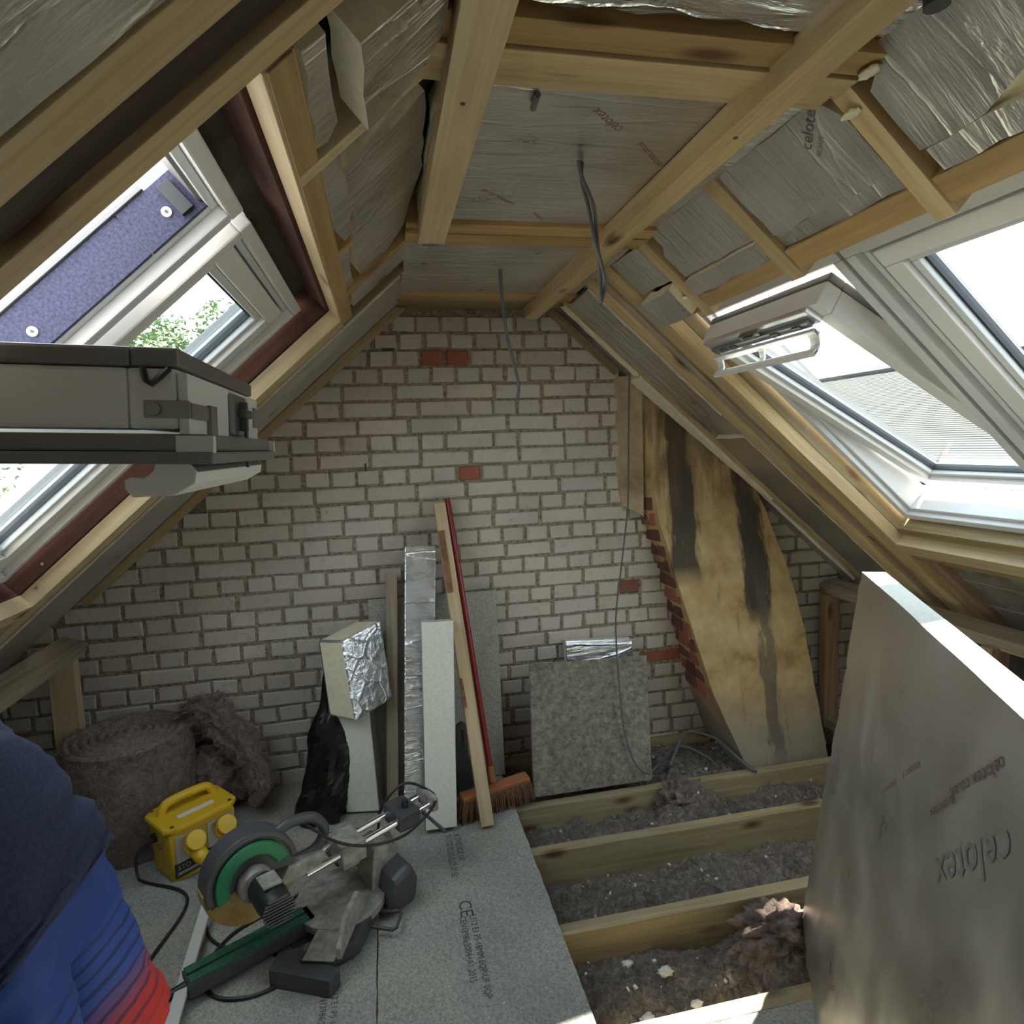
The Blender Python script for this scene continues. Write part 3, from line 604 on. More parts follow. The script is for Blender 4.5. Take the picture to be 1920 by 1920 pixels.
wf=empty('wall_front',(.46,-3.2,1),'plain end wall behind the camera',None,None,'structure')
MB().prism([(-2.35,-.25),(3.3,-.25),(3.3,.1),(.62,2.42),(.30,2.42),(-2.35,.08)],'y',-3.25,-3.15).build('plaster',mat('pale_plaster',(.55,.50,.44),.9),wf)
# ---- ceiling ----
ceil=empty('ceiling',(.46,1.5,2.2),'flat strip of foil boards and timbers along the ridge',None,None,'structure')
MB().box((.02,-3.2,2.235),(.90,2.98,2.25)).build('roof_underlay',MEMB,ceil)
def cboard(x0,x1,y0,y1,z,seed,mats=None,jit=.004,poly=None):
    M=Matrix.Translation(((x0+x1)/2,(y0+y1)/2,z))
    xc,yc=(x0+x1)/2,(y0+y1)/2; P=[(x-xc,y-yc) for x,y in (poly or [(x0,y0),(x1,y0),(x1,y1),(x0,y1)])]
    return plate('insulation_board',M,P,.05,mats or [FOIL,CREAM],ceil,jit,seed=seed)
cb0=cboard(.14,.80,-3.1,.905,2.128,1,[FOIL_B,CREAM],.008); cb1=cboard(.13,.82,1.105,1.76,2.132,2,None,.004); cb2=cboard(.105,.82,1.935,2.545,2.13,3)
for y0,y1,z0,m in ((.925,.985,2.118,W_ORANGE),(.988,1.038,2.112,W_NEW),(1.040,1.098,2.120,W_NEW),(1.768,1.84,2.122,W_ORANGE),(1.842,1.928,2.118,W_ORANGE),(2.555,2.66,2.122,W_ORANGE),(2.70,2.90,2.135,W_OLIVE)):
    beam('ceiling_joist',(.10,(y0+y1)/2,z0+.05),(.83,(y0+y1)/2,z0+.05),y1-y0,.10,(0,0,1),m,ceil)
beam('ceiling_batten',(.1675,-.8,2.104),(.1675,1.795,2.104),.073,.052,(0,0,1),W_PALE,ceil); beam('ceiling_batten',(.691,-.8,2.104),(.691,2.815,2.104),.062,.052,(0,0,1),W_NEW,ceil)
MB().tube([(.735,.74,2.085),(.735,.74,2.062)],.016,12).build('screw_cap',BLACK,ceil)
for k,(x,y) in enumerate(((.163,1.08),(.685,1.13))):
    MB().tube([(x,y,2.0785),(x,y,2.0765)],.0045,8).build('nail_head',DGREY,ceil)
for body,x,y,s,dx,dy in (('celotex',.505,1.232,.034,-.067,-.06),('celotex.co.uk',.659,1.379,.026,-.095,-.1),('celotex.co.uk',.372,1.632,.024,-.097,-.085),('celotex',.475,1.735,.022,-.04,-.055)):
    text('print',body,planeM((x,y,2.1313),(dx,dy,0),(0,0,-1)),s,PRINTR,cb1)
MB().tube([(.30,1.115,2.12),(.305,1.17,2.125)],.006,6).build('loose_wire',CABLE,ceil)
# ================= ROOF WINDOWS =================
def winM(side,xc,yc,w):
    u=Vector((CA,0,SA)) if side=='L' else Vector((-CA,0,SA)); yv=Vector((0,1,0)) if side=='L' else Vector((0,-1,0))
    M=Matrix((u,yv,SN(side))).transposed().to_4x4(); M.translation=SP(side,xc,yc,w); return M
def ringbox(b,X0,X1,Y0,Y1,wd,z0,z1,mi=0):
    """four mitre-free members around a rectangle, butt jointed"""
    b.box((X0,Y0,z0),(X0+wd,Y1,z1),mi); b.box((X1-wd,Y0,z0),(X1,Y1,z1),mi); b.box((X0+wd,Y0,z0),(X1-wd,Y0+wd,z1),mi); b.box((X0+wd,Y1-wd,z0),(X1-wd,Y1,z1),mi)
def window(name,side,x_top,x_bot,y0,y1,phi,label,w0=.095,sash_top=None,bar=True):
    win=empty(name,SP(side,(x_top+x_bot)/2,(y0+y1)/2,w0),label,None,None,'structure')
    M=winM(side,(x_top+x_bot)/2,(y0+y1)/2,w0); H=abs(x_top-x_bot)/CA; W=y1-y0; h,k=H/2,W/2
    b=MB(); ringbox(b,-h,h,-k,k,.030,0,.11); b.build('frame',WHITE,win,.004,mw=M)
    b=MB(); ringbox(b,-h+.0305,h-.0305,-k+.0305,k-.0305,.016,.022,.11); b.build('inner_frame',WHITE,win,.003,mw=M)
    b=MB(); ringbox(b,-h-.06,h+.06,-k-.012,k+.012,.075 if 0 else .04,.112,.135); b.build('flashing',GREYAL,win,.003,mw=M)
    S=M@Matrix.Translation((0,0,.055))@Matrix.Rotation(phi,4,'Y'); a=h-.052; c=k-.052; at=sash_top or a
    def ring(b,wd,off,z0,z1,mi=0): ringbox(b,-a+off,at-off,-c+off,c-off,wd,z0,z1,mi)
    b=MB(); ring(b,.052,0,-.035,.035); sash=b.build('sash',WARMW,win,.005,mw=S)
    b=MB(); ring(b,.020,.0525,-.018,.03); b.build('glazing_bead',WHITE,sash,.004,mw=S)
    b=MB(); ring(b,.006,.0728,-.002,.02); b.build('gasket',GASK,sash,mw=S)
    b=MB().box((-a+.074,-c+.074,.004),(at-.074,c-.074,.010)); b.build('glass_pane',GLASS,sash,mw=S)
    b=MB(); ring(b,.05,-.003,.036,.058); b.build('outer_cover',GREYAL,sash,.004,mw=S)
    return win,sash,M,S,(h,k,a,c,at)
# left far window (closed)
window('window_1','L',-.155,-1.05,1.325,2.095,0,'closed white roof window on the left slope, the one by the gable')
# left near window, sash swung level into the room
w2,s2,M2,S2,d2=window('window_2','L',-.155,-1.05,.745,1.262,math.radians(44),'open white roof window on the left slope nearest the camera',sash_top=.475)
h,k,a,c,at=d2
b=MB().box((at+.0005,-c,-.045),(at+.012,c,.030)); b.build('end_rail',WARMW,s2,.002,mw=S2)
b=MB().box((-.3,-c-.006,-.060),(at+.030,c+.004,-.040)); b.box((-.3,-c-.010,-.075),(at+.038,c+.008,-.0605)); b.build('seal_ledge',GREYAL,s2,.003,mw=S2)
for yy in (-c-.008,c-.002): MB().box((at-.002,yy,-.062),(at+.039,yy+.012,-.042)).build('ledge_end_cap',WHITE,s2,.001,mw=S2)
yl=.03; b=MB().box((at+.012,yl-.044,-.038),(at+.020,yl+.044,.024)); lp=b.build('latch_plate',LATCH,s2,.004,mw=S2)
b=MB(); b.box((at+.020,yl-.022,-.010),(at+.032,yl+.024,.002)); b.box((at+.020,yl-.006,-.030),(at+.030,yl+.006,.014)); b.tube([(at+.027,yl,-.012),(at+.027,yl+.004,-.085)],.003,8); b.build('latch_bolt',DGREY,lp,.001,mw=S2)
b=MB().box((at-.035,-c-.004,-.022),(at+.014,-c+.0,-.002)); b.box((at+.012,-c,-.022),(at+.016,-c+.085,-.004)); b.box((at+.012,-c+.075,-.044),(at+.018,-c+.105,-.002)); b.tube([(at-.024,-c-.003,-.012),(at-.024,-c-.010,-.012)],.008,12); b.build('corner_bracket',LATCH,s2,.001,mw=S2)
b=MB().tube([(at-.034,-c-.004,.036),(at-.031,-c-.005,.020),(at-.025,-c-.005,.016),(at-.018,-c-.005,.022),(at-.006,-c-.004,.034)],.0035,6); b.build('corner_hook',BLACK,s2,mw=S2)
MB().box((at+.0122,c-.045,-.020),(at+.0145,c-.012,.014)).build('rating_tag',LATCH,s2,mw=S2)
prof=[(-.299,1.494),(-.292,1.4976),(-.2786,1.4955),(-.267,1.504),(-.263,1.518),(-.263,1.5335),(-.249,1.5335),(-.221,1.501),(-.224,1.487),(-.248,1.474),(-.292,1.474),(-.299,1.484)]
b=MB().prism([(x+.008,z+.002) for x,z in prof],'y',.795,1.205); bar=b.build('control_bar',WARMW,s2,.0015)
b=MB().add([(-.240,.80,1.5355),(-.212,.80,1.503),(-.212,1.20,1.503),(-.240,1.20,1.5355),(-.242,.80,1.5335),(-.214,.80,1.501),(-.214,1.20,1.501),(-.242,1.20,1.5335)],[(0,1,2,3),(4,7,6,5),(0,4,5,1),(1,5,6,2),(2,6,7,3),(3,7,4,0)]); b.build('bar_plate',GREYAL,bar)
# felt-lined far jamb of the open window, with fixing discs
def jl(name,x0,x1,y0,y1,w0,w1,m,par=w2):
    return beam(name,SP('L',x0,(y0+y1)/2,(w0+w1)/2),SP('L',x1,(y0+y1)/2,(w0+w1)/2),y1-y0,w1-w0,SN('L'),m,par,.001)
f1=jl('jamb_lining',-1.0,-.2845,1.206,1.2145,.119,.198,FELT); f2=jl('jamb_lining',-.2830,-.175,1.206,1.2145,.119,.198,FELT)
jl('jamb_capping',-1.0,-.235,1.200,1.216,.199,.207,GREYAL); jl('rubber_pad',-.222,-.203,1.196,1.2055,.128,.185,BLACK); jl('foam_strip',-.195,-.180,1.0,1.205,.13,.19,GREYAL)
for x,w_,fp in ((-.2333,.1507,f2),(-.4564,.1493,f1)):
    p=SP('L',x,1.2058,w_); MB().tube([p,p+Vector((0,-.003,0))],.0085,16).build('fixing_disc',WHITEP,fp); MB().tube([p+Vector((0,-.003,0)),p+Vector((0,-.0042,0))],.0030,10).build('screw_head',DGREY,fp)
# right windows
w3,s3,M3,S3,d3=window('window_3','R',1.075,1.985,1.432,2.135,math.radians(11.5),'tilted-open white roof window on the right slope beside the gable')
h,k,a,c,at=d3
b=MB().box((at-.055,-c+.03,-.052),(at+.004,c-.03,-.0355)); vf=b.build('vent_flap',ALU,s3,.003,mw=S3)
b=MB().box((at-.050,-c+.05,-.064),(at-.026,c-.05,-.0525)); b.build('vent_slot_strip',GREYAL,vf,.002,mw=S3)
for yy in (-.18,-.12,.10,.2): MB().box((at-.045,yy-.018,-.068),(at-.031,yy+.018,-.0645)).build('vent_clip',DGREY,vf,.001,mw=S3)
b=MB(); b.box((at-.02,.0-.05,-.066),(at-.004,.05,-.0525)); b.tube([(at-.012,-.03,-.066),(at-.012,.03,-.07)],.005,8); b.build('latch_bolt',LATCH,vf,.001,mw=S3)
b=MB()
P=[(at-.055,-.066),(at-.055,-.070),(at-.075,-.078),(at-.090,-.095),(at-.092,-.115),(at-.086,-.130),(at-.081,-.130),(at-.086,-.115),(at-.084,-.097),(at-.071,-.083),(at-.050,-.073)]
for y0_,y1_ in ((-c+.04,-c+.075),(-.012,.012),(c-.075,c-.04)): b.prism([(p[0],p[1]) for p in P],'y',y0_,y1_) 
b.box((at-.072,-c+.04,-.079),(at-.05,c-.04,-.068)); b.box((at-.092,-c+.04,-.131),(at-.08,c-.04,-.112)); b.build('control_bar',WARMW,s3,.001,mw=S3)
window('window_4','R',1.075,1.985,.70,1.418,0,'closed white roof window on the right slope nearest the camera')
window('added_window_5','L',-.155,-1.05,-1.90,-1.20,0,'closed roof window added unseen behind the camera to light the room, left slope'); window('added_window_6','R',1.075,1.985,-1.90,-1.20,0,'closed roof window added unseen behind the camera to light the room, right slope')  # unseen rear pair, added only to bring more daylight into the room
# screws on the linings
for sd,x,y,w_ in (('L',-.55,2.127,.075),('L',-.98,2.127,.07),('L',-1.03,2.127,.03),('R',1.55,2.149,.08)):
    p=SP(sd,x,y,w_); MB().tube([p+Vector((0,.002,0)),p+Vector((0,-.002,0))],.0045,10).build('screw_head',CHROME,WLs if sd=='L' else WRs)
# ================= OUTSIDE =================
gr=MB().box((-60,-40,-5.8),(60,80,-5.6)).build('ground',GROUND); tag(gr,'street ground far below the loft',None,None,'structure')
hs=empty('terraced_house',(10,14,-5.6),'grey tiled brick house seen through the right roof windows','building')
def slab(name,pts,t,m,par):
    P=[Vector(p) for p in pts]; n=(P[1]-P[0]).cross(P[3]-P[0]).normalized()
    return hexa(name,[tuple(p) for p in pts],[tuple(p+n*t) for p in P],[m],[0]*6,par,0)
E0=(9.0,.60); RG=(13.0,3.05); NR=64
for i in range(NR):
    t0,t1=i/NR,(i+1)/NR; x0=E0[0]+(RG[0]-E0[0])*t0; z0=E0[1]+(RG[1]-E0[1])*t0; x1=E0[0]+(RG[0]-E0[0])*(t1+.012); z1=E0[1]+(RG[1]-E0[1])*(t1+.012)
    slab('tile_course',[(x0,-6,z0+.014),(x0,36,z0+.014),(x1,36,z1),(x1,-6,z1)],-.03,SLATE,hs)
MB().tube([(13.0,-6,3.06),(13.0,36,3.06)],.10,8).build('ridge',SLATE,hs)
slab('back_roof',[(13,-6,3.03),(13,36,3.03),(17,36,.6),(17,-6,.6)],.05,SLATE,hs)
RW=mat('house_brick',(.32,.13,.08),.9)
def housebrick(n,p):
    t=N(n,'ShaderNodeTexCoord'); mp=N(n,'ShaderNodeMapping'); mp.inputs['Rotation'].default_value=(0,math.pi/2,0); bk=N(n,'ShaderNodeTexBrick'); sx=N(n,'ShaderNodeSeparateXYZ'); cb=N(n,'ShaderNodeCombineXYZ')
    n.links.new(t.outputs['Object'],sx.inputs[0]); n.links.new(sx.outputs['Y'],cb.inputs['X']); n.links.new(sx.outputs['Z'],cb.inputs['Y']); n.links.new(cb.outputs[0],bk.inputs['Vector'])
    bk.inputs['Scale'].default_value=1; bk.inputs['Brick Width'].default_value=.23; bk.inputs['Row Height'].default_value=.075; bk.inputs['Mortar Size'].default_value=.008
    bk.inputs['Color1'].default_value=(.33,.12,.07,1); bk.inputs['Color2'].default_value=(.27,.10,.06,1); bk.inputs['Mortar'].default_value=(.45,.4,.35,1); n.links.new(bk.outputs[0],p.inputs['Base Color'])
RW2=mat('house_brickwork',(.3,.12,.07),.9,0,housebrick)
MB().box((9.35,-6,-5.6),(9.6,36,.7)).build('facade',RW2,hs); MB().box((9.0,-6,.42),(9.36,36,.58)).build('fascia',WHITE,hs); MB().tube([(8.95,-6,.52),(8.95,36,.52)],.06,8).build('gutter',WHITE,hs)
for yy in (1.5,4.2,6.6,8.6,11.4,13.6,16.5):
    for z0 in (-1.55,-4.4):
        wn=MB().box((9.30,yy-.55,z0),(9.36,yy+.55,z0+1.5)).build('house_window',WHITE,hs)
        for s in (-1,1): MB().box((9.285,yy+s*.27-.22,z0+.08),(9.299,yy+s*.27+.22,z0+1.42)).build('pane',DGREY,wn)
def tree(name,c,rad,hgt,label,seed,nl=9000):
    root=empty(name,(c[0],c[1],-5.6),label,'tree','garden trees beyond the left windows'); rr=random.Random(seed)
    b=MB().tube([(c[0],c[1],-5.6),(c[0]+.1,c[1],-2),(c[0],c[1]+.1,c[2]-rad*.4)],[.28,.2,.1],8)
    for i in range(8):
        a=i*.9; b.tube([(c[0],c[1],c[2]-rad*.6),(c[0]+math.cos(a)*rad*.6,c[1]+math.sin(a)*rad*.6,c[2]+rad*.3*math.sin(i*2.1))],[.07,.02],5)
    b.build('trunk',W_DARK,root); b=MB()
    cl=[(Vector((rr.gauss(0,.5),rr.gauss(0,.5),rr.gauss(0,.42)))*rad,rr.uniform(.22,.42)*rad) for _ in range(34)]
    for i in range(nl):
        o,r_=rr.choice(cl); d=Vector((rr.gauss(0,1),rr.gauss(0,1),rr.gauss(0,1))).normalized()*r_*rr.uniform(.6,1)**.5
        p=Vector(c)+o+d; s=rr.uniform(.05,.10); x=Vector((rr.uniform(-1,1),rr.uniform(-1,1),rr.uniform(-.6,.6))).normalized(); y=x.cross(Vector((rr.uniform(-1,1),rr.uniform(-1,1),rr.uniform(-1,1)))).normalized()
        b.add([p-x*s,p-y*s*.45,p+x*s,p+y*s*.45],[(0,1,2,3)])
    o=b.build('foliage',LEAF,root); o['kind']='stuff'
tree('garden_tree',(-5.2,16.0,3.3),2.3,0,'leafy green tree seen through the closed left roof window',1,14000); tree('garden_tree',(-11.5,19.0,4.2),3.2,0,'wide leafy tree seen past the open left roof window',2,14000)
# ================= THINGS AGAINST THE GABLE =================
def leaning(name,b0,b1,t0,t1,th,mats,mi,label,cat,group=None,bev=.003,parts=None):
    """slab: bottom-left/right, top-left/right of the front face, thickness th backwards"""
    B0,B1,T0,T1=[Vector(p) for p in (b0,b1,t0,t1)]; n=(B1-B0).cross(T0-B0).normalized(); n=n if n.y>0 else -n
    bot=[B0,B1,B1+n*th,B0+n*th]; top=[T0,T1,T1+n*th,T0+n*th]; dz=-min(p.z for p in bot)
    bot=[tuple(p+Vector((0,0,dz))) for p in bot]; top=[tuple(p) for p in top]
    o=hexa(name,bot,top,mats,mi,None,bev); return tag(o,label,cat,group)
leaning('chipboard_sheet',(-.105,2.70,0),(.475,2.72,0),(-.10,2.872,.845),(.492,2.872,.84),.020,[CHIP,CHIPE],[1,1,0,1,0,1],'tall chipboard panel leaning behind the insulation offcuts and broom','board')
leaning('chipboard_offcut',(.555,2.488,-.021),(1.10,2.488,-.021),(.612,2.735,.512),(1.19,2.735,.492),.020,[CHIP2,CHIPE],[1,1,0,1,0,1],'square mottled chipboard offcut leaning on the far joist','board')
leaning('insulation_offcut',(.83,2.80,-.02),(1.17,2.80,-.02),(.822,2.855,.562),(1.165,2.855,.54),.05,[FOIL_B,CREAMW],[1,1,0,1,0,1],'pale foil insulation board peeping out behind the square chipboard','insulation','insulation offcuts at the gable')
tag(beam('timber_batten',(-.040,2.63,.008),(.012,2.868,.955),.05,.045,(0,-1,.3),W_GREY),'grey-brown timber batten standing left of the tall foil board','timber','timber battens leaning at the gable')
leaning('insulation_strip',(.005,2.50,0),(.122,2.50,0),(.078,2.80,1.09),(.215,2.80,1.082),.07,[FOIL_B,CREAMW],[1,1,0,0,0,0],'tall narrow insulation strip in wrinkled shiny foil','insulation','insulation offcuts at the gable')
leaning('insulation_strip',(.082,2.352,0),(.208,2.348,0),(.118,2.53,.815),(.250,2.53,.81),.10,[FOIL_S,CREAMW],[1,1,1,0,0,0],'pale foam insulation strip standing in front of the tall foil strip','insulation','insulation offcuts at the gable')
leaning('insulation_block',(-.232,2.585,0),(-.095,2.560,0),(-.250,2.625,.43),(-.112,2.60,.43),.13,[FOIL_S,CREAMW],[1,1,1,0,0,0],'lower upright foam block with foil on its right side','insulation','insulation offcuts at the gable')
hexa('insulation_block',[(-.275,2.60,.435),(-.165,2.535,.425),(-.015,2.66,.455),(-.13,2.72,.465)],[(-.305,2.66,.74),(-.20,2.60,.745),(-.045,2.72,.785),(-.15,2.78,.775)],[FOIL_B,CREAM],[1,1,1,0,1,1],None,.008)
tag(bpy.data.objects['insulation_block.001'],'foil-faced foam block balanced askew on the lower block','insulation','insulation offcuts at the gable')
bt=empty('bark_edged_batten',(.325,2.35,0),'pale timber batten with strips of bark, leaning across the broom','timber','timber battens leaning at the gable')
beam('batten',(.328,2.347,.009),(.245,2.868,1.262),.052,.045,(0,-1,.3),W_PALE,bt)
beam('bark_strip',(.268,2.705,.90),(.251,2.812,1.16),.026,.003,(0,-1,.3),BARK,bt,.001).location+=Vector((-.010,-.022,-.009))
beam('bark_strip',(.30,2.52,.45),(.285,2.60,.62),.012,.003,(0,-1,.3),BARK,bt,.001).location+=Vector((-.018,-.022,-.009))
br=empty('broom',(.40,2.46,0),'broom with a long dark red handle and stiff brown bristles','broom')
MB().tube([(.374,2.47,.12),(.284,2.872,1.285)],.0125,12).build('handle',RED,br,smooth=True); MB().tube([(.374,2.47,.12),(.370,2.488,.18)],.0165,12).build('socket',BRUSHW,br,smooth=True)
hd0,hd1=Vector((.235,2.415,.098)),Vector((.535,2.505,.098)); st=beam('stock',hd0,hd1,.052,.026,(0,-.25,1),BRUSHW,br,.008)
b=MB(); rr=random.Random(2); ax=(hd1-hd0).normalized(); pe=Vector((-ax.y,ax.x,0))
for i in range(40):
    for j in range(5):
        p=hd0+(hd1-hd0)*((i+.5)/40)+pe*(j-2)*.010+Vector((0,0,-.010)); sp=pe*(j-2)*.008+ax*((i-20)*.0010)+Vector((rr.uniform(-.006,.006),rr.uniform(-.006,.006),0))
        q=p+sp; q.z=rr.uniform(.002,.012); b.tube([p,(p+q)/2+sp*.1,q],[.0052,.0045,.0025],5)
b.build('bristles',BRISTLE,br)
# dustpan-like dark plastic thing behind the strips
dp=empty('dustpan',(.26,2.60,0),'dark grey plastic dustpan standing behind the pale foam strip','dustpan')
b=MB().prism([(.235,.01),(.335,.01),(.318,.10),(.292,.20),(.290,.33),(.268,.345),(.245,.33),(.235,.18)],'y',2.575,2.60); b.build('pan',DGREY,dp,.006); MB().prism([(.262,.24),(.275,.24),(.274,.31),(.264,.31)],'y',2.566,2.574).build('grip_slot_shade',BLACK,dp,.002)  # solid black inset painting the shade inside the grip slot
# black polythene
def bagsq(v):
    t=(v.z+.16)/.46; return v
b=MB(); rr=random.Random(4); rows=26; n=28
for i in range(rows+1):
    t=i/rows; z=.60*t+.006; cx=-.335+.055*t+.03*math.sin(t*3); cy=2.60+.11*t; rx=.115*(1-t)**.7*(1-.1*math.sin(t*9))+.012; ry=.085*(1-t)**.6+.010
    if t<.08: rx*=.82+t*2; ry*=.82+t*2
    for k in range(n):
        a=2*math.pi*k/n; f=1+.22*noise.noise(Vector((math.cos(a)*2.1,math.sin(a)*2.1,z*7)))+.10*math.sin(a*5+z*15)+.07*noise.noise(Vector((math.cos(a)*6,math.sin(a)*6,z*20)))
        b.v.append((cx+rx*f*math.cos(a),cy+ry*f*math.sin(a),z))
b.f=[(i*n+k,i*n+(k+1)%n,(i+1)*n+(k+1)%n,(i+1)*n+k) for i in range(rows) for k in range(n)]+[tuple(range(n-1,-1,-1)),tuple(rows*n+k for k in range(n))]; b.m=[0]*len(b.f)
tag(b.build('polythene_sack',BAG),'black polythene sack slumped against the wall beside the foam blocks','sack')
# ================= CABLES =================
def cable(name,pts,r,label,group=None,m=CABLE,k=8,cat='cable'):
    return tag(MB().tube(smoothpath(pts,k),r,8).build(name,m,None,smooth=True),label,cat,group)
cz=empty('ceiling_cable',(.47,1.39,2.13),'pair of twisted grey cables hanging from the nearer ceiling board','cable','cables hanging from the ceiling')
p1=[Vector(p) for p in smoothpath([(.464,1.384,2.16),(.466,1.384,2.10),(.487,1.387,2.04),(.498,1.39,1.97),(.512,1.394,1.90),(.514,1.397,1.865),(.510,1.40,1.833)],8)]
for s in (0,math.pi): MB().tube([p+Vector((.0055*math.cos(i*.16+s),.0055*math.sin(i*.16+s),0)) for i,p in enumerate(p1)],.0045,8).build('core_cable',CABLE,cz,smooth=True)
cable('ceiling_cable',[(.442,2.219,2.16),(.443,2.222,2.08),(.455,2.24,1.965),(.468,2.245,1.88),(.492,2.25,1.78),(.500,2.25,1.73),(.493,2.25,1.681)],.006,'single grey cable hanging from the ceiling board nearest the gable','cables hanging from the ceiling')
cable('wall_cable',[(1.166,2.83,1.84),(1.160,2.83,1.70),(1.150,2.83,1.30),(1.140,2.83,1.16),(1.095,2.80,.92),(1.05,2.76,.72),(1.035,2.73,.58),(1.0,2.60,.35),(1.0,2.56,.22),(1.02,2.50,.10),(1.07,2.475,.05),(1.13,2.50,.06),(1.20,2.56,.03),(1.26,2.62,-.02)],.0042,'thin dark cable trailing down the gable wall over the square chipboard')
cable('floor_cable',[(1.24,2.62,-.03),(1.36,2.72,.06),(1.42,2.74,.075),(1.50,2.66,.07),(1.545,2.56,.03),(1.58,2.49,-.005),(1.60,2.46,-.014)],.007,'loop of grey cable at the foot of the chimney ending on the joist')
cable('floor_cable',[(1.12,2.58,-.03),(1.22,2.66,-.01),(1.34,2.70,.03),(1.44,2.63,.0),(1.47,2.57,-.03)],.005,'thinner looped cable in the debris at the foot of the chimney')
# ================= BIG FOIL SHEET =================
fs=empty('foil_insulation_sheet',(.9,1.1,0),'large foil-faced insulation sheet standing on edge at the right','insulation')
Mc,Tc=Vector((1.215,1.622,0)),Vector((1.344,1.545,1.117)); d=Vector((-.521,-.853,0)); d2_=Vector((-.490,-.872,-.004)); Ls=1.36; nx,nz=110,50
nrm=Vector((-.853,.521,0)); th=.058; vs=[]
def bulge(u,v):
    q=.010*math.sin(v*math.pi)*math.sin(u*math.pi)+.004*noise.fractal(Vector((u*3+v*1.5,v*4,1)),1,2,3)
    if v<.6: q+=(.006*math.exp(-((u-.30-.22*v)/.025)**2)+.005*math.exp(-((u-.14-.20*v)/.02)**2)+.007*math.exp(-((u-.50-.3*v)/.025)**2))*(.6-v)*1.6
    return q
for side in (0,1):
    for j in range(nz+1):
        for i in range(nx+1):
            u=i/nx; v=j/nz; p=(Mc*(1-v)+Tc*v)+(d*(1-v)+d2_*v)*Ls*u
            bul=bulge(u,v)
            p=p+nrm*(bul if side==0 else -th); 
            if i==0: p=p+Vector((R.uniform(-.002,.002),R.uniform(-.002,.002),0))
            vs.append(tuple(p))
q=(nx+1)*(nz+1); F=[];Mi=[]
idx=lambda s,i,j:s*q+j*(nx+1)+i
for j in range(nz):
    for i in range(nx):
        F.append((idx(0,i,j),idx(0,i+1,j),idx(0,i+1,j+1),idx(0,i,j+1))); Mi.append(0); F.append((idx(1,i,j),idx(1,i,j+1),idx(1,i+1,j+1),idx(1,i+1,j))); Mi.append(0)
for i in range(nx): F+= [(idx(0,i,0),idx(1,i,0),idx(1,i+1,0),idx(0,i+1,0)),(idx(0,i,nz),idx(0,i+1,nz),idx(1,i+1,nz),idx(1,i,nz))]; Mi+=[1,1]
for j in range(nz): F+= [(idx(0,0,j),idx(0,0,j+1),idx(1,0,j+1),idx(1,0,j)),(idx(0,nx,j),idx(1,nx,j),idx(1,nx,j+1),idx(0,nx,j+1))]; Mi+=[1,1]
b=MB().add(vs,F,Mi); sh=b.build('sheet',[FOIL_S,CREAMW],fs,smooth=True)
def ftext(body,u,v,size,m,sgn=-1,par=sh):
    p=(Mc*(1-v)+Tc*v)+(d*(1-v)+d2_*v)*Ls*u+nrm*(bulge(u,v)+.0045); upv=(Tc-Mc).normalized(); xd=(d+upv)*sgn
    M=planeM(p,xd,nrm); o=text('print',body,M,size,m,par); I=M.inverted()
    for vt in o.data.vertices:
        P=M@vt.co; v_=P.z/Tc.z; ba=Mc*(1-v_)+Tc*v_; dd=d*(1-v_)+d2_*v_; u_=(P-ba).dot(dd)/dd.length_squared/Ls; vt.co=I@(ba+dd*Ls*u_+nrm*(bulge(u_,v_)+.0015))
    return o
PF=mat('print_maroon',(.13,.075,.075),.6,.2)
for body,u,v,s,g in (('celotex.co.uk',.715,.945,.034,-1),('a.celotex',.635,.83,.028,-1),('a celotex',.475,.745,.024,1),('celotex.co.uk',.40,.66,.018,1),('celotex',.37,.20,.02,-1)): ftext(body,u,v,s,PF,g)
ftext('celotex',.76,.88,.085,PR_F,-1)
# ================= FLOOR THINGS =================
# loose chipboard sheet lying on the deck at the left
ls=sheet('loose_chipboard_sheet',-1.25,-.655,1.0,2.27,.037,.036,None,(CHIP,mat('pale_edge',(.55,.52,.47),.9,0,b_noise(60,(.48,.45,.41),(.80,.78,.73),.3,.003))),.003,9)
ls.rotation_mode='XYZ'; ls.matrix_basis=Matrix.Translation((-.95,1.635,.037))@Matrix.Rotation(math.radians(-2),4,'Z')@Matrix.Rotation(math.pi,4,'X')
tag(ls,'loose chipboard sheet with a pale broken edge lying on the deck at the left','board')
o=beam('plasterboard_strip',(-.655,2.17,.047),(-.60,1.25,.047),.034,.014,(0,0,1),STONE,None,.003); tag(o,'long pale plasterboard strip lying along the edge of the loose sheet','offcut')
# ---- mitre saw ----
O=Vector((-.215,2.0,0)); saw=empty('mitre_saw',O,'dusty sliding mitre saw with green trim and chrome rails standing on the deck','saw')
A=Matrix((Vector((.87,.49,0)).normalized(),Vector((-.49,.87,0)).normalized(),Vector((0,0,1)))).transposed().to_4x4(); A.translation=O
Bf=Matrix((Vector((.96,-.28,0)).normalized(),Vector((.28,.96,0)).normalized(),Vector((0,0,1)))).transposed().to_4x4(); Bf.translation=O+Vector((.045,.005,0))
def sp(name,b,m,M,par=saw,bev=.003,smooth=False): return b.build(name,m,par,bev,smooth,mw=M)
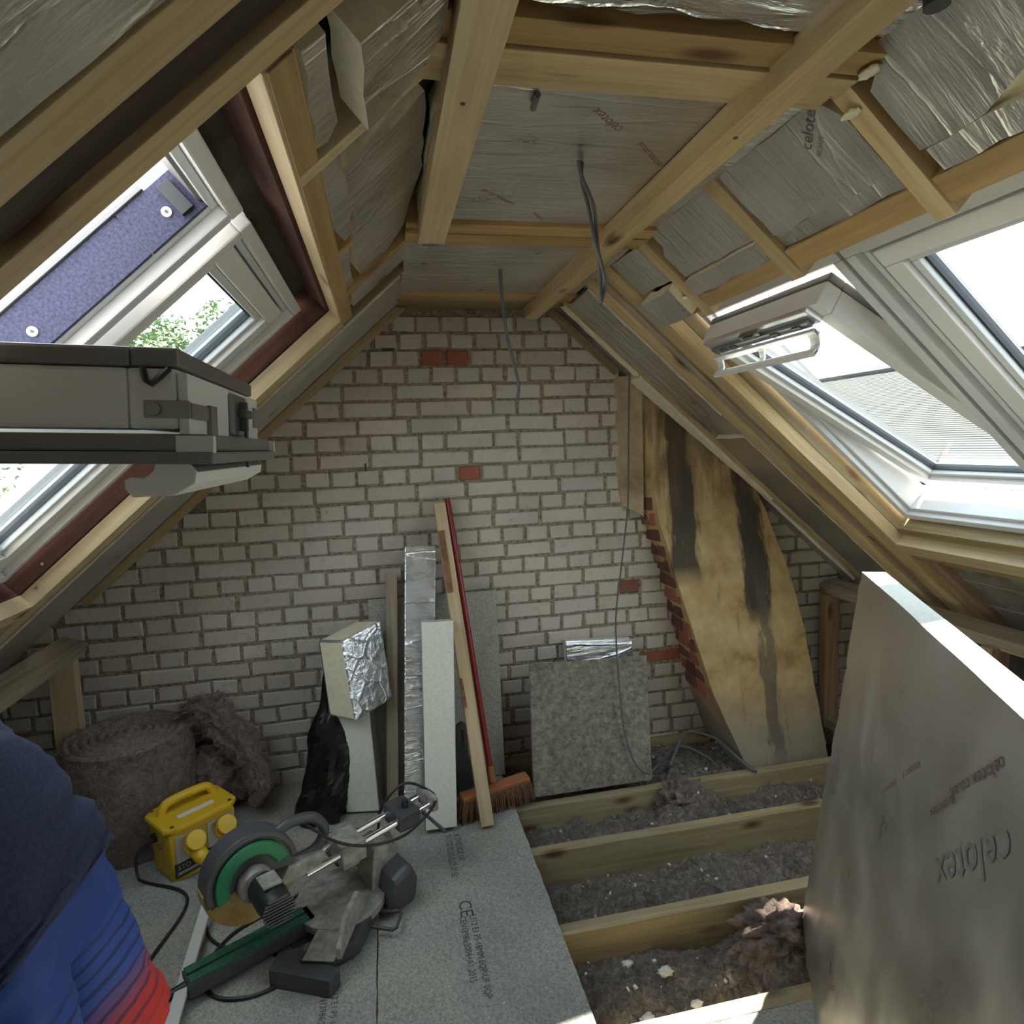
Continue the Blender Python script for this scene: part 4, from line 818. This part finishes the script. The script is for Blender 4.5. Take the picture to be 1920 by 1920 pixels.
# base: two wings, feet, curved back
b=MB(); b.prism([(-.075,-.27),(-.03,-.27),(.075,-.19),(.085,-.06),(.085,.06),(.075,.19),(-.03,.27),(-.075,.27),(-.06,.10),(-.06,-.10)],'z',.016,.062)
base=sp('base',b,DGREY,Bf)
b=MB(); b.prism([(-.155,-.30),(.035,-.33),(.05,-.285),(-.03,-.255),(-.10,-.215),(-.155,-.235)],'z',.0,.055); sp('foot',b,DGREY,Bf)
b=MB(); b.prism([(-.14,.30),(.035,.33),(.05,.285),(-.03,.255),(-.10,.215),(-.14,.235)],'z',.0,.055); sp('foot',b,DGREY,Bf)
b=MB().box((-.065,-.275,.0625),(.03,-.10,.067)); sp('wing_table',b,DUSTY,Bf); b=MB().box((-.065,.10,.0625),(.03,.275,.067)); sp('wing_table',b,DUSTY,Bf)
b=MB(); b.prism([(-.27,.067),(-.05,.067),(-.05,.105),(-.10,.150),(-.22,.155),(-.27,.10)],'x',.035,.050); fe=sp('fence',b,DUSTY,Bf)
b=MB(); b.prism([(.27,.067),(.05,.067),(.05,.105),(.10,.150),(.22,.155),(.27,.10)],'x',.035,.050); sp('fence',b,DUSTY,Bf)
for y in (-.235,-.15): MB().tube([(.034,y,.095),(.028,y,.095)],.009,12).build('bolt_hole_shade',BLACK,fe,mw=Bf)  # black discs painting the shade inside the bolt holes
b=MB().tube([(.085,-.10,.03),(.155,-.11,.03),(.165,-.10,.03),(.165,-.04,.03),(.155,-.03,.03),(.085,-.035,.03)],.0055,8); sp('carry_loop',b,DGREY,Bf,bev=0,smooth=True)
b=MB().tube([(0,0,.045),(0,0,.070)],.145,40); sp('turntable',b,DUSTY,A)
b=MB().box((-.47,-.036,.028),(-.10,.036,.070)); arm=sp('mitre_arm',b,DGREY,A)
for y0,y1 in ((-.034,-.005),(.005,.034)): b=MB().box((-.465,y0,.0705),(-.12,y1,.077)); sp('arm_insert',b,GREEND,A,arm,.001)
b=MB().tube([(-.47,0,.048),(-.53,0,.040),(-.545,0,.038)],[.013,.015,.014],12); b.tube([(-.545,0,.038),(-.60,0,.028)],[.021,.017],12); sp('locking_handle',b,BLACK,A,bev=0,smooth=True)
b=MB(); b.prism([(.08,.03),(.19,.03),(.20,.12),(.17,.205),(.10,.205),(.085,.10)],'y',-.055,.055); sp('pivot_bracket',b,DUSTY,A,bev=.012)
b=MB(); b.prism([(.10,.02),(.20,.02),(.215,.10),(.19,.16),(.12,.13)],'y',-.14,.14); sp('rear_casting',b,DGREY,A,bev=.02)
b=MB().box((-.01,-.058,.195),(.075,.058,.262)); b.box((.0,-.035,.17),(.06,.035,.195)); sp('slide_bearing',b,DUSTY,A,bev=.008)
for y in (-.034,.034): b=MB().tube([(-.12,y,.222),(.35,y,.262)],.0115,14); sp('slide_rail',b,CHROME,A,bev=0,smooth=True)
b=MB().box((.335,-.056,.235),(.362,.056,.287)); sp('rail_end_block',b,DUSTY,A,bev=.008)
b=MB().box((.20,-.058,.218),(.285,.058,.282)); cl=sp('rail_clamp',b,DGREY,A,bev=.010); b=MB().tube([(.245,-.02,.282),(.245,-.02,.305)],.012,12); sp('clamp_knob',b,BLACK,A,cl,0,True); b=MB().tube([(.30,-.05,.25),(.335,-.13,.20)],.006,8); sp('clamp_lever',b,DGREY,A,cl,0,True)
# saw head: disc in local xz plane
HC=(-.275,.0,.290)
def arc(r0,r1,a0,a1,y0,y1,c=HC,n=28):
    b=MB(); o=[]
    for i in range(n+1):
        a=math.radians(a0+(a1-a0)*i/n); o.append((math.cos(a),math.sin(a)))
    P=[(c[0]+r1*x,c[2]+r1*z) for x,z in o]+[(c[0]+r0*x,c[2]+r0*z) for x,z in reversed(o)]
    b.prism(P,'y',c[1]+y0,c[1]+y1); return b
sp('blade_guard',arc(.02,.124,-8,200,-.030,.034),DGREY,A,bev=.010)
sp('guard_rim',arc(.114,.134,5,195,-.036,.040),DGREY,A,bev=.006)
sp('guard_trim',arc(.070,.108,15,200,-.046,-.031),GREEN,A,bev=.005)
g=sp('lower_guard',arc(.02,.138,178,325,-.026,.030),AMBER,A,bev=.006)
sp('saw_blade',arc(.012,.108,-180,180,-.0015,.0015,n=48),CHROME,A,bev=0)
b=MB().tube([(HC[0],-.03,HC[2]-.01),(HC[0],-.065,HC[2]-.012)],[.052,.048],24); sp('gear_case',b,DUSTY,A,bev=.006,smooth=True)
b=MB().tube([(HC[0]+.015,-.062,HC[2]-.015),(HC[0]+.015,-.135,HC[2]-.02),(HC[0]+.015,-.185,HC[2]-.024)],[.044,.046,.042],20); mo=sp('motor',b,BLACK,A,bev=.005,smooth=True)
for i in range(9):
    z=-.036+i*.009; wv=.045*math.sqrt(max(.05,1-(z/.046)**2)); MB().box((HC[0]+.015-wv,-.1895,HC[2]-.024+z-.0022),(HC[0]+.015+wv,-.1855,HC[2]-.024+z+.0022)).build('motor_vent',DGREY,mo,.0005,mw=A)
b=MB().box((HC[0]-.01,-.150,HC[2]+.026),(HC[0]+.042,-.085,HC[2]+.034)); sp('rating_label',b,DUSTY,A,mo,.002)
b=MB().tube(smoothpath([(HC[0]+.08,0,HC[2]+.085),(HC[0]+.13,0,HC[2]+.10),(HC[0]+.20,0,HC[2]+.085),(HC[0]+.235,0,HC[2]+.03),(HC[0]+.20,0,HC[2]-.02),(HC[0]+.12,0,HC[2]-.02),(HC[0]+.08,0,HC[2]+.03)],5),.017,10); sp('handle_loop',b,DGREY,A,bev=0,smooth=True)
b=MB(); b.prism([(HC[0]+.06,HC[2]-.07),(HC[0]+.20,HC[2]-.07),(HC[0]+.22,HC[2]-.02),(HC[0]+.10,HC[2]-.01)],'y',-.04,.04); sp('head_casting',b,DUSTY,A,bev=.01)
b=MB().tube([(.03,.05,.15),(.03,.12,.16),(.05,.15,.19)],[.02,.024,.028],12); sp('dust_spout',b,DGREY,A,bev=0,smooth=True)
# cables on the floor
W=lambda M,p:tuple(M@Vector(p))
cable('saw_cable',[W(A,(HC[0]+.16,0,HC[2]+.09)),W(A,(-.02,-.05,.29)),W(A,(.08,-.085,.25)),W(A,(.20,-.10,.24)),W(A,(.33,-.07,.27)),W(A,(.37,0,.275)),W(A,(.30,.07,.31)),W(A,(.22,.10,.24)),W(A,(.20,.13,.12)),W(A,(.10,.16,.07))],.0048,'black cable clipped along the rails of the mitre saw',None,BLACK)
cable('power_lead',[(-.684,2.262,.085),(-.672,2.235,.06),(-.655,2.16,.044),(-.638,2.03,.006),(-.56,1.94,.006),(-.44,1.90,.006),(-.36,1.83,.006),(-.38,1.76,.006),(-.46,1.735,.006),(-.555,1.765,.006),(-.60,1.87,.006),(-.56,1.985,.006),(-.47,2.06,.006),(-.36,2.13,.008),(-.25,2.22,.010)],.0052,'black power lead looping on the deck from the yellow transformer',None,BLACK)
cable('extension_lead',[(-.893,2.365,.15),(-.935,2.33,.12),(-.935,2.315,.05),(-.90,2.28,.043),(-.76,2.20,.043),(-.72,2.10,.043),(-.76,1.9,.043),(-.80,1.7,.043),(-.83,1.5,.043)],.0052,'second black lead running over the loose chipboard sheet',None,BLACK)
# ---- transformer ----
tr=empty('site_transformer',(-.80,2.34,0),'yellow portable site transformer with a moulded carry handle','transformer')
T=Matrix.Translation((-.775,2.425,0))@Matrix.Rotation(math.radians(-50),4,'Z')
def tp(name,b,m,par=tr,bev=.006,smooth=False): return b.build(name,m,par,bev,smooth,mw=T)
b=MB().add([(-.080,-.112,.004),(.080,-.112,.004),(.080,.112,.004),(-.080,.112,.004),(-.090,-.122,.198),(.090,-.122,.198),(.090,.122,.198),(-.090,.122,.198)],[(0,3,2,1),(4,5,6,7),(0,1,5,4),(1,2,6,5),(2,3,7,6),(3,0,4,7)]); tp('body',b,YELLOW,bev=.014)
b=MB(); b.prism([(-.105,-.10),(-.075,-.135),(.075,-.135),(.105,-.10),(.105,.10),(.075,.135),(-.075,.135),(-.105,.10)],'z',.198,.222); tp('lid',b,YELLOW,bev=.009)
b=MB().tube(smoothpath([(-.03,-.095,.220),(-.03,-.085,.245),(-.03,-.055,.260),(-.03,.055,.260),(-.03,.085,.245),(-.03,.095,.220)],5),.016,10); tp('handle',b,YELLOW,bev=0,smooth=True)
b=MB().box((.025,-.065,.2225),(.05,.065,.2240)); tp('lid_label',b,WHITEP,bev=0)
for x in (-.085,.085):
    for y in (-.105,.105): MB().tube([(x,y,.2225),(x,y,.225)],.007,10).build('lid_screw',LATCH,tr,mw=T)
for y in (-.055,.058):
    b=MB().box((.082,y-.048,.085),(.096,y+.048,.182)); pl=tp('socket_plate',b,ALU,bev=.003)
    b=MB().tube([(.096,y+.008,.128),(.122,y+.008,.134)],.032,18); sk=tp('socket',b,YELLOW,pl,.003,True)
    b=MB().tube([(.112,y+.008,.150),(.136,y+.008,.166)],.034,20); tp('socket_cap',b,YELLOW,pl,.003,True)
    n_=Vector((.83,0,.55)); MT=T@planeM((.1375,y-.012,.160),(0,1,0),n_); MB().box((0,0,0),(.04,.018,.0012)).build('cap_label',LATCH,pl,mw=MT)
b=MB().tube([(.118,-.045,.120),(.155,-.040,.100),(.175,-.036,.085)],[.028,.026,.014],14); tp('plug',b,YELLOW,bev=.002,smooth=True)
b=MB().box((.0795,-.108,.028),(.0875,.108,.080)); lb=tp('rating_plate',b,PRINTD,bev=0)
for body,y,z,s in (('5TO',-.10,.055,.024),): text('print',body,T@planeM((.0882,y,z),(0,1,0),(1,0,0)),s,WHITEP,lb)
for y0,y1,z in ((-.10,.02,.044),(-.10,.02,.038),(.035,.10,.052),(.035,.10,.060)): MB().box((.0876,y0,z),(.0882,y1,z+.003)).build('print_line',WHITEP,lb,mw=T)
b=MB().tube([(-.03,-.116,.150),(-.03,-.132,.150)],.016,12); tp('cable_gland',b,BLACK,bev=0,smooth=True); b=MB().tube([(.02,-.116,.135),(.02,-.128,.135)],.010,12); tp('reset_button',b,LATCH,bev=0,smooth=True)
# ---- insulation roll and torn batt ----
rl=empty('insulation_roll',(-1.06,2.66,0),'rolled brown mineral wool standing on end by the left stud','insulation')
b=MB(); nr=90; nz_=40; vs=[]; RAD=.225; HT=.43
for j in range(nz_+1):
    for i in range(nr):
        a=2*math.pi*i/nr; z=HT*j/nz_; p=Vector((math.cos(a)*2,math.sin(a)*2,z*6)); r_=RAD*(1+.035*noise.fractal(p*1.3,1,2,5)+.02*noise.noise(p*5)+.03*math.sin(math.pi*z/HT*.9))
        vs.append((-1.06+r_*math.cos(a),2.665+r_*.98*math.sin(a),z))
top=len(vs); NRr=64
for j in range(1,NRr+1):
    for i in range(nr):
        a=2*math.pi*i/nr; t=1-j/NRr; r_=RAD*t*.98; sp_=(r_/.030+a/(2*math.pi))%1; z=HT+.016*math.sin(sp_*math.pi)-.008+.008*noise.fractal(Vector((r_*math.cos(a)*20,r_*math.sin(a)*20,3)),1,2,4)+.012*(1-t)
        vs.append((-1.06+r_*math.cos(a),2.665+r_*.98*math.sin(a),z))
rowsN=nz_+1+NRr
F=[(j*nr+i,j*nr+(i+1)%nr,(j+1)*nr+(i+1)%nr,(j+1)*nr+i) for j in range(rowsN-1) for i in range(nr)]
b.add(vs,F,[0 if f[0]<top else 1 for f in F]); b.build('wool_body',[WOOL,WOOL2],rl,smooth=True)
rr=random.Random(8); sel=[rr.choice(vs[:top]) for _ in range(5200)]+[rr.choice(vs[top:]) for _ in range(300)]; rr.shuffle(sel)
o=fibres('fibres',sel[:3200],.03,.0006,FIBRE,rl,1,.4); o['kind']='stuff'; o=fibres('fibres',sel[3200:],.035,.0007,FIBRE2,rl,2,.4); o['kind']='stuff'
tb=empty('torn_insulation_batt',(-.74,2.75,0),'torn end of brown mineral wool drooping to the floor beside the roll','insulation')
path=smoothpath([(-.90,2.82,.42),(-.82,2.80,.44),(-.74,2.76,.41),(-.66,2.74,.30),(-.60,2.72,.17),(-.57,2.70,.075)],8); vs=[]; n=30
for i,p in enumerate(path):
    t=i/(len(path)-1); rx=.10*(1-.25*t)
    for k in range(n):
        a=2*math.pi*k/n; q=Vector((math.cos(a)*1.5,math.sin(a)*1.5,t*6)); f=1+.42*noise.fractal(q*1.6,1,2,5)+.14*noise.noise(q*6)
        vs.append((p.x+rx*.6*f*math.cos(a)*.8,p.y+rx*1.1*f*math.sin(a),max(.004,p.z+rx*.85*f*math.cos(a+.6))))
b=MB().add(vs,[(i*n+k,i*n+(k+1)%n,(i+1)*n+(k+1)%n,(i+1)*n+k) for i in range(len(path)-1) for k in range(n)]+[tuple(range(n)),tuple((len(path)-1)*n+k for k in range(n))]); b.build('wool_body',WOOL,tb,smooth=True)
blob('wool_clump',(-.78,2.78,.14),(.13,.10,.135),WOOL,tb,.35,8,5,9)
sel=[rr.choice(vs) for _ in range(5000)]
o=fibres('fibres',sel[:2500],.04,.0007,FIBRE,tb,3,.3); o['kind']='stuff'; o=fibres('fibres',sel[2500:],.045,.0007,FIBRE2,tb,4,.3); o['kind']='stuff'
# ================= PERSON =================
per=empty('person',(-.55,1.12,0),'person in navy top and blue-red striped shorts bending at the left edge','person')
SKIN=mat('skin',(.50,.31,.23),.6,0); HAIR=mat('hair',(.06,.04,.03),.8)
sk=[]; ed=[]; rad=[]
def sv(p,r,par=None):
    sk.append(p); rad.append(r); 
    if par is not None: ed.append((par,len(sk)-1))
    return len(sk)-1
PY=1.12
pel=sv((-.64,PY,.84),.125); sp1=sv((-.69,PY,1.00),.125,pel); sp2=sv((-.78,PY,1.09),.135,sp1); che=sv((-.90,PY,1.10),.13,sp2); nk=sv((-.99,PY,1.00),.055,che); hd=sv((-1.04,PY,.92),.085,nk); hd2=sv((-1.06,PY,.82),.07,hd)
for s in (-1,1):
    shd=sv((-.91,PY+s*.17,1.06),.058,che); el=sv((-.96,PY+s*.24,.80),.043,shd); wr=sv((-1.04,PY+s*.16,.60),.030,el); pm=sv((-1.06,PY+s*.15,.53),.030,wr)
    for k in range(4):
        f1=sv((-1.085,PY+s*(.115+.02*k),.48),.0095,pm); f2=sv((-1.085,PY+s*(.115+.02*k),.448-.004*(k%2)),.0085,f1)
    t1=sv((-1.04,PY+s*.105,.50),.010,pm); sv((-1.045,PY+s*.095,.475),.009,t1)
    hip=sv((-.62,PY+s*.095,.76),.095,pel); kn=sv((-.56,PY+s*.13,.45),.062,hip); ca=sv((-.53,PY+s*.13,.30),.058,kn); an=sv((-.52,PY+s*.13,.085),.036,ca); sv((-.56,PY+s*.135,.035),.034,an); toe=sv((-.68,PY+s*.15,.028),.026,len(sk)-1)
me=bpy.data.meshes.new('body'); me.from_pydata(sk,ed,[]); me.update(); bo=link('body',me,per)
bo.modifiers.new('skin','SKIN'); 
for i,l in enumerate(me.skin_vertices[0].data): l.radius=(rad[i],rad[i]); l.use_root=(i==0)
ss=bo.modifiers.new('sub','SUBSURF'); ss.levels=2; ss.render_levels=2
me.materials.append(SKIN); bo.modifiers['skin'].use_smooth_shade=True
dg=bpy.context.evaluated_depsgraph_get(); m2=bpy.data.meshes.new_from_object(bo.evaluated_get(dg)); bo.modifiers.clear(); bo.data=m2
if not m2.materials: m2.materials.append(SKIN)
blob('hair',(-1.05,PY,.925),(.088,.082,.10),HAIR,per,.06,6,4,2)
NAVY=mat('navy_cloth',(.018,.026,.062),.9,0,b_noise(160,(.013,.018,.045),(.026,.037,.085),.3,.002))
def loft(name,rings,m,par,n=40,fold=.012,seed=0,caps=False):
    """rings: centre, half-size across (y), half-size in the bending plane, tilt axis vector pair"""
    vs=[]; K=len(rings)
    for i,(c,ry,rx,ax) in enumerate(rings):
        c=Vector(c); ax=Vector(ax).normalized(); 
        for k in range(n):
            a=2*math.pi*k/n; ca,sa=math.cos(a),math.sin(a); e=.85
            ca=math.copysign(abs(ca)**e,ca); sa=math.copysign(abs(sa)**e,sa)
            q=Vector((math.cos(a)*1.6,math.sin(a)*1.6,i*.22+seed)); f=1+fold/.1*noise.noise(q*1.5)*.6+fold/.1*.35*noise.noise(q*4)
            vs.append(tuple(c+ax*(rx*ca*f)+Vector((0,1,0))*(ry*sa*f)))
    b=MB().add(vs,[(i*n+k,i*n+(k+1)%n,(i+1)*n+(k+1)%n,(i+1)*n+k) for i in range(K-1) for k in range(n)])
    if caps: b.add([vs[k] for k in range(n)],[tuple(range(n))])
    return b.build(name,m,par,smooth=True)
def interp(keys,n):
    out=[]
    for i in range(n+1):
        t=i/n*(len(keys)-1); j=min(int(t),len(keys)-2); u=t-j; u=u*u*(3-2*u) if 0 else u
        a,b_=keys[j],keys[j+1]; out.append(tuple((Vector(p)*(1-u)+Vector(q)*u) if isinstance(p,tuple) else p*(1-u)+q*u for p,q in zip(a,b_)))
    return out
# shirt: ax points from belly side to back side
shirt=loft('shirt',interp([((-.99,PY,1.055),.075,.075,(.55,0,.83)),((-.93,PY,1.07),.19,.125,(.45,0,.89)),((-.83,PY,1.06),.215,.15,(.42,0,.9)),((-.72,PY,1.00),.205,.165,(.62,0,.78)),((-.655,PY,.92),.205,.175,(.78,0,.62)),((-.615,PY,.84),.212,.185,(.86,0,.50)),((-.585,PY,.755),.222,.20,(.78,0,.62)),((-.575,PY,.70),.226,.215,(.70,0,.71))],52),NAVY,per,fold=.010,seed=3)
for s in (-1,1):
    loft('sleeve',interp([((-.91,PY+s*.17,1.05),.075,.075,(1,0,.1)),((-.935,PY+s*.21,.93),.068,.07,(1,0,.1)),((-.955,PY+s*.24,.82),.064,.068,(1,0,.1))],12),NAVY,per,20,.012,s)
def shorts_mat(n,p):
    t=N(n,'ShaderNodeNewGeometry'); s=N(n,'ShaderNodeSeparateXYZ'); n.links.new(t.outputs['Position'],s.inputs[0])
    nz=N(n,'ShaderNodeTexNoise',Scale=3,Detail=3); n.links.new(t.outputs['Position'],nz.inputs['Vector'])
    zz=N(n,'ShaderNodeMath',operation='MULTIPLY_ADD'); n.links.new(s.outputs['X'],zz.inputs[0]); zz.inputs[1].default_value=-.55; n.links.new(s.outputs['Z'],zz.inputs[2])
    z2=N(n,'ShaderNodeMath',operation='MULTIPLY_ADD'); n.links.new(nz.outputs['Fac'],z2.inputs[0]); z2.inputs[1].default_value=.03; n.links.new(zz.outputs[0],z2.inputs[2])
    mr=N(n,'ShaderNodeMapRange'); mr.inputs['From Min'].default_value=.72; mr.inputs['From Max'].default_value=1.22; n.links.new(z2.outputs[0],mr.inputs['Value'])
    c=ramp(n,mr.outputs[0],[(.0,(.62,.035,.025)),(.17,(.55,.04,.035)),(.24,(.22,.07,.16)),(.34,(.035,.085,.34)),(.62,(.018,.055,.26)),(.9,(.022,.045,.20))]).outputs[0]
    wv=N(n,'ShaderNodeMath',operation='MULTIPLY'); n.links.new(z2.outputs[0],wv.inputs[0]); wv.inputs[1].default_value=2*math.pi/.030
    sn=N(n,'ShaderNodeMath',operation='SINE'); n.links.new(wv.outputs[0],sn.inputs[0])
    f=ramp(n,sn.outputs[0],[(.0,(0,0,0)),(.45,(0,0,0)),(.75,(1,1,1))]).outputs[0]
    band=ramp(n,mr.outputs[0],[(.03,(0,0,0)),(.14,(.65,.65,.65)),(.5,(.75,.75,.75)),(.66,(0,0,0))]).outputs[0]
    m=N(n,'ShaderNodeMix',data_type='RGBA',blend_type='MULTIPLY'); m.inputs['Factor'].default_value=1
    ff=mixc(n,1.0,f,band,'MULTIPLY'); col=mixc(n,ff,c,(.012,.018,.07))
    n.links.new(col,p.inputs['Base Color'])
SHORTS=mat('striped_shorts',(.03,.07,.3),.75,0,shorts_mat)
sh=loft('shorts',interp([((-.63,PY,.88),.18,.15,(.9,0,.45)),((-.615,PY,.80),.195,.165,(.95,0,.3)),((-.60,PY,.73),.20,.17,(1,0,.1))],10),SHORTS,per,fold=.012,seed=5)
for s in (-1,1):
    loft('shorts_leg',interp([((-.605,PY+s*.085,.80),.10,.15,(1,0,.2)),((-.59,PY+s*.10,.70),.115,.155,(1,0,.1)),((-.565,PY+s*.12,.56),.118,.15,(1,0,.12)),((-.535,PY+s*.13,.42),.125,.155,(1,0,.15))],26),SHORTS,per,fold=.012,seed=s*4)
per.matrix_basis=Matrix.Translation((-.09,-.02,-.012))@per.matrix_basis
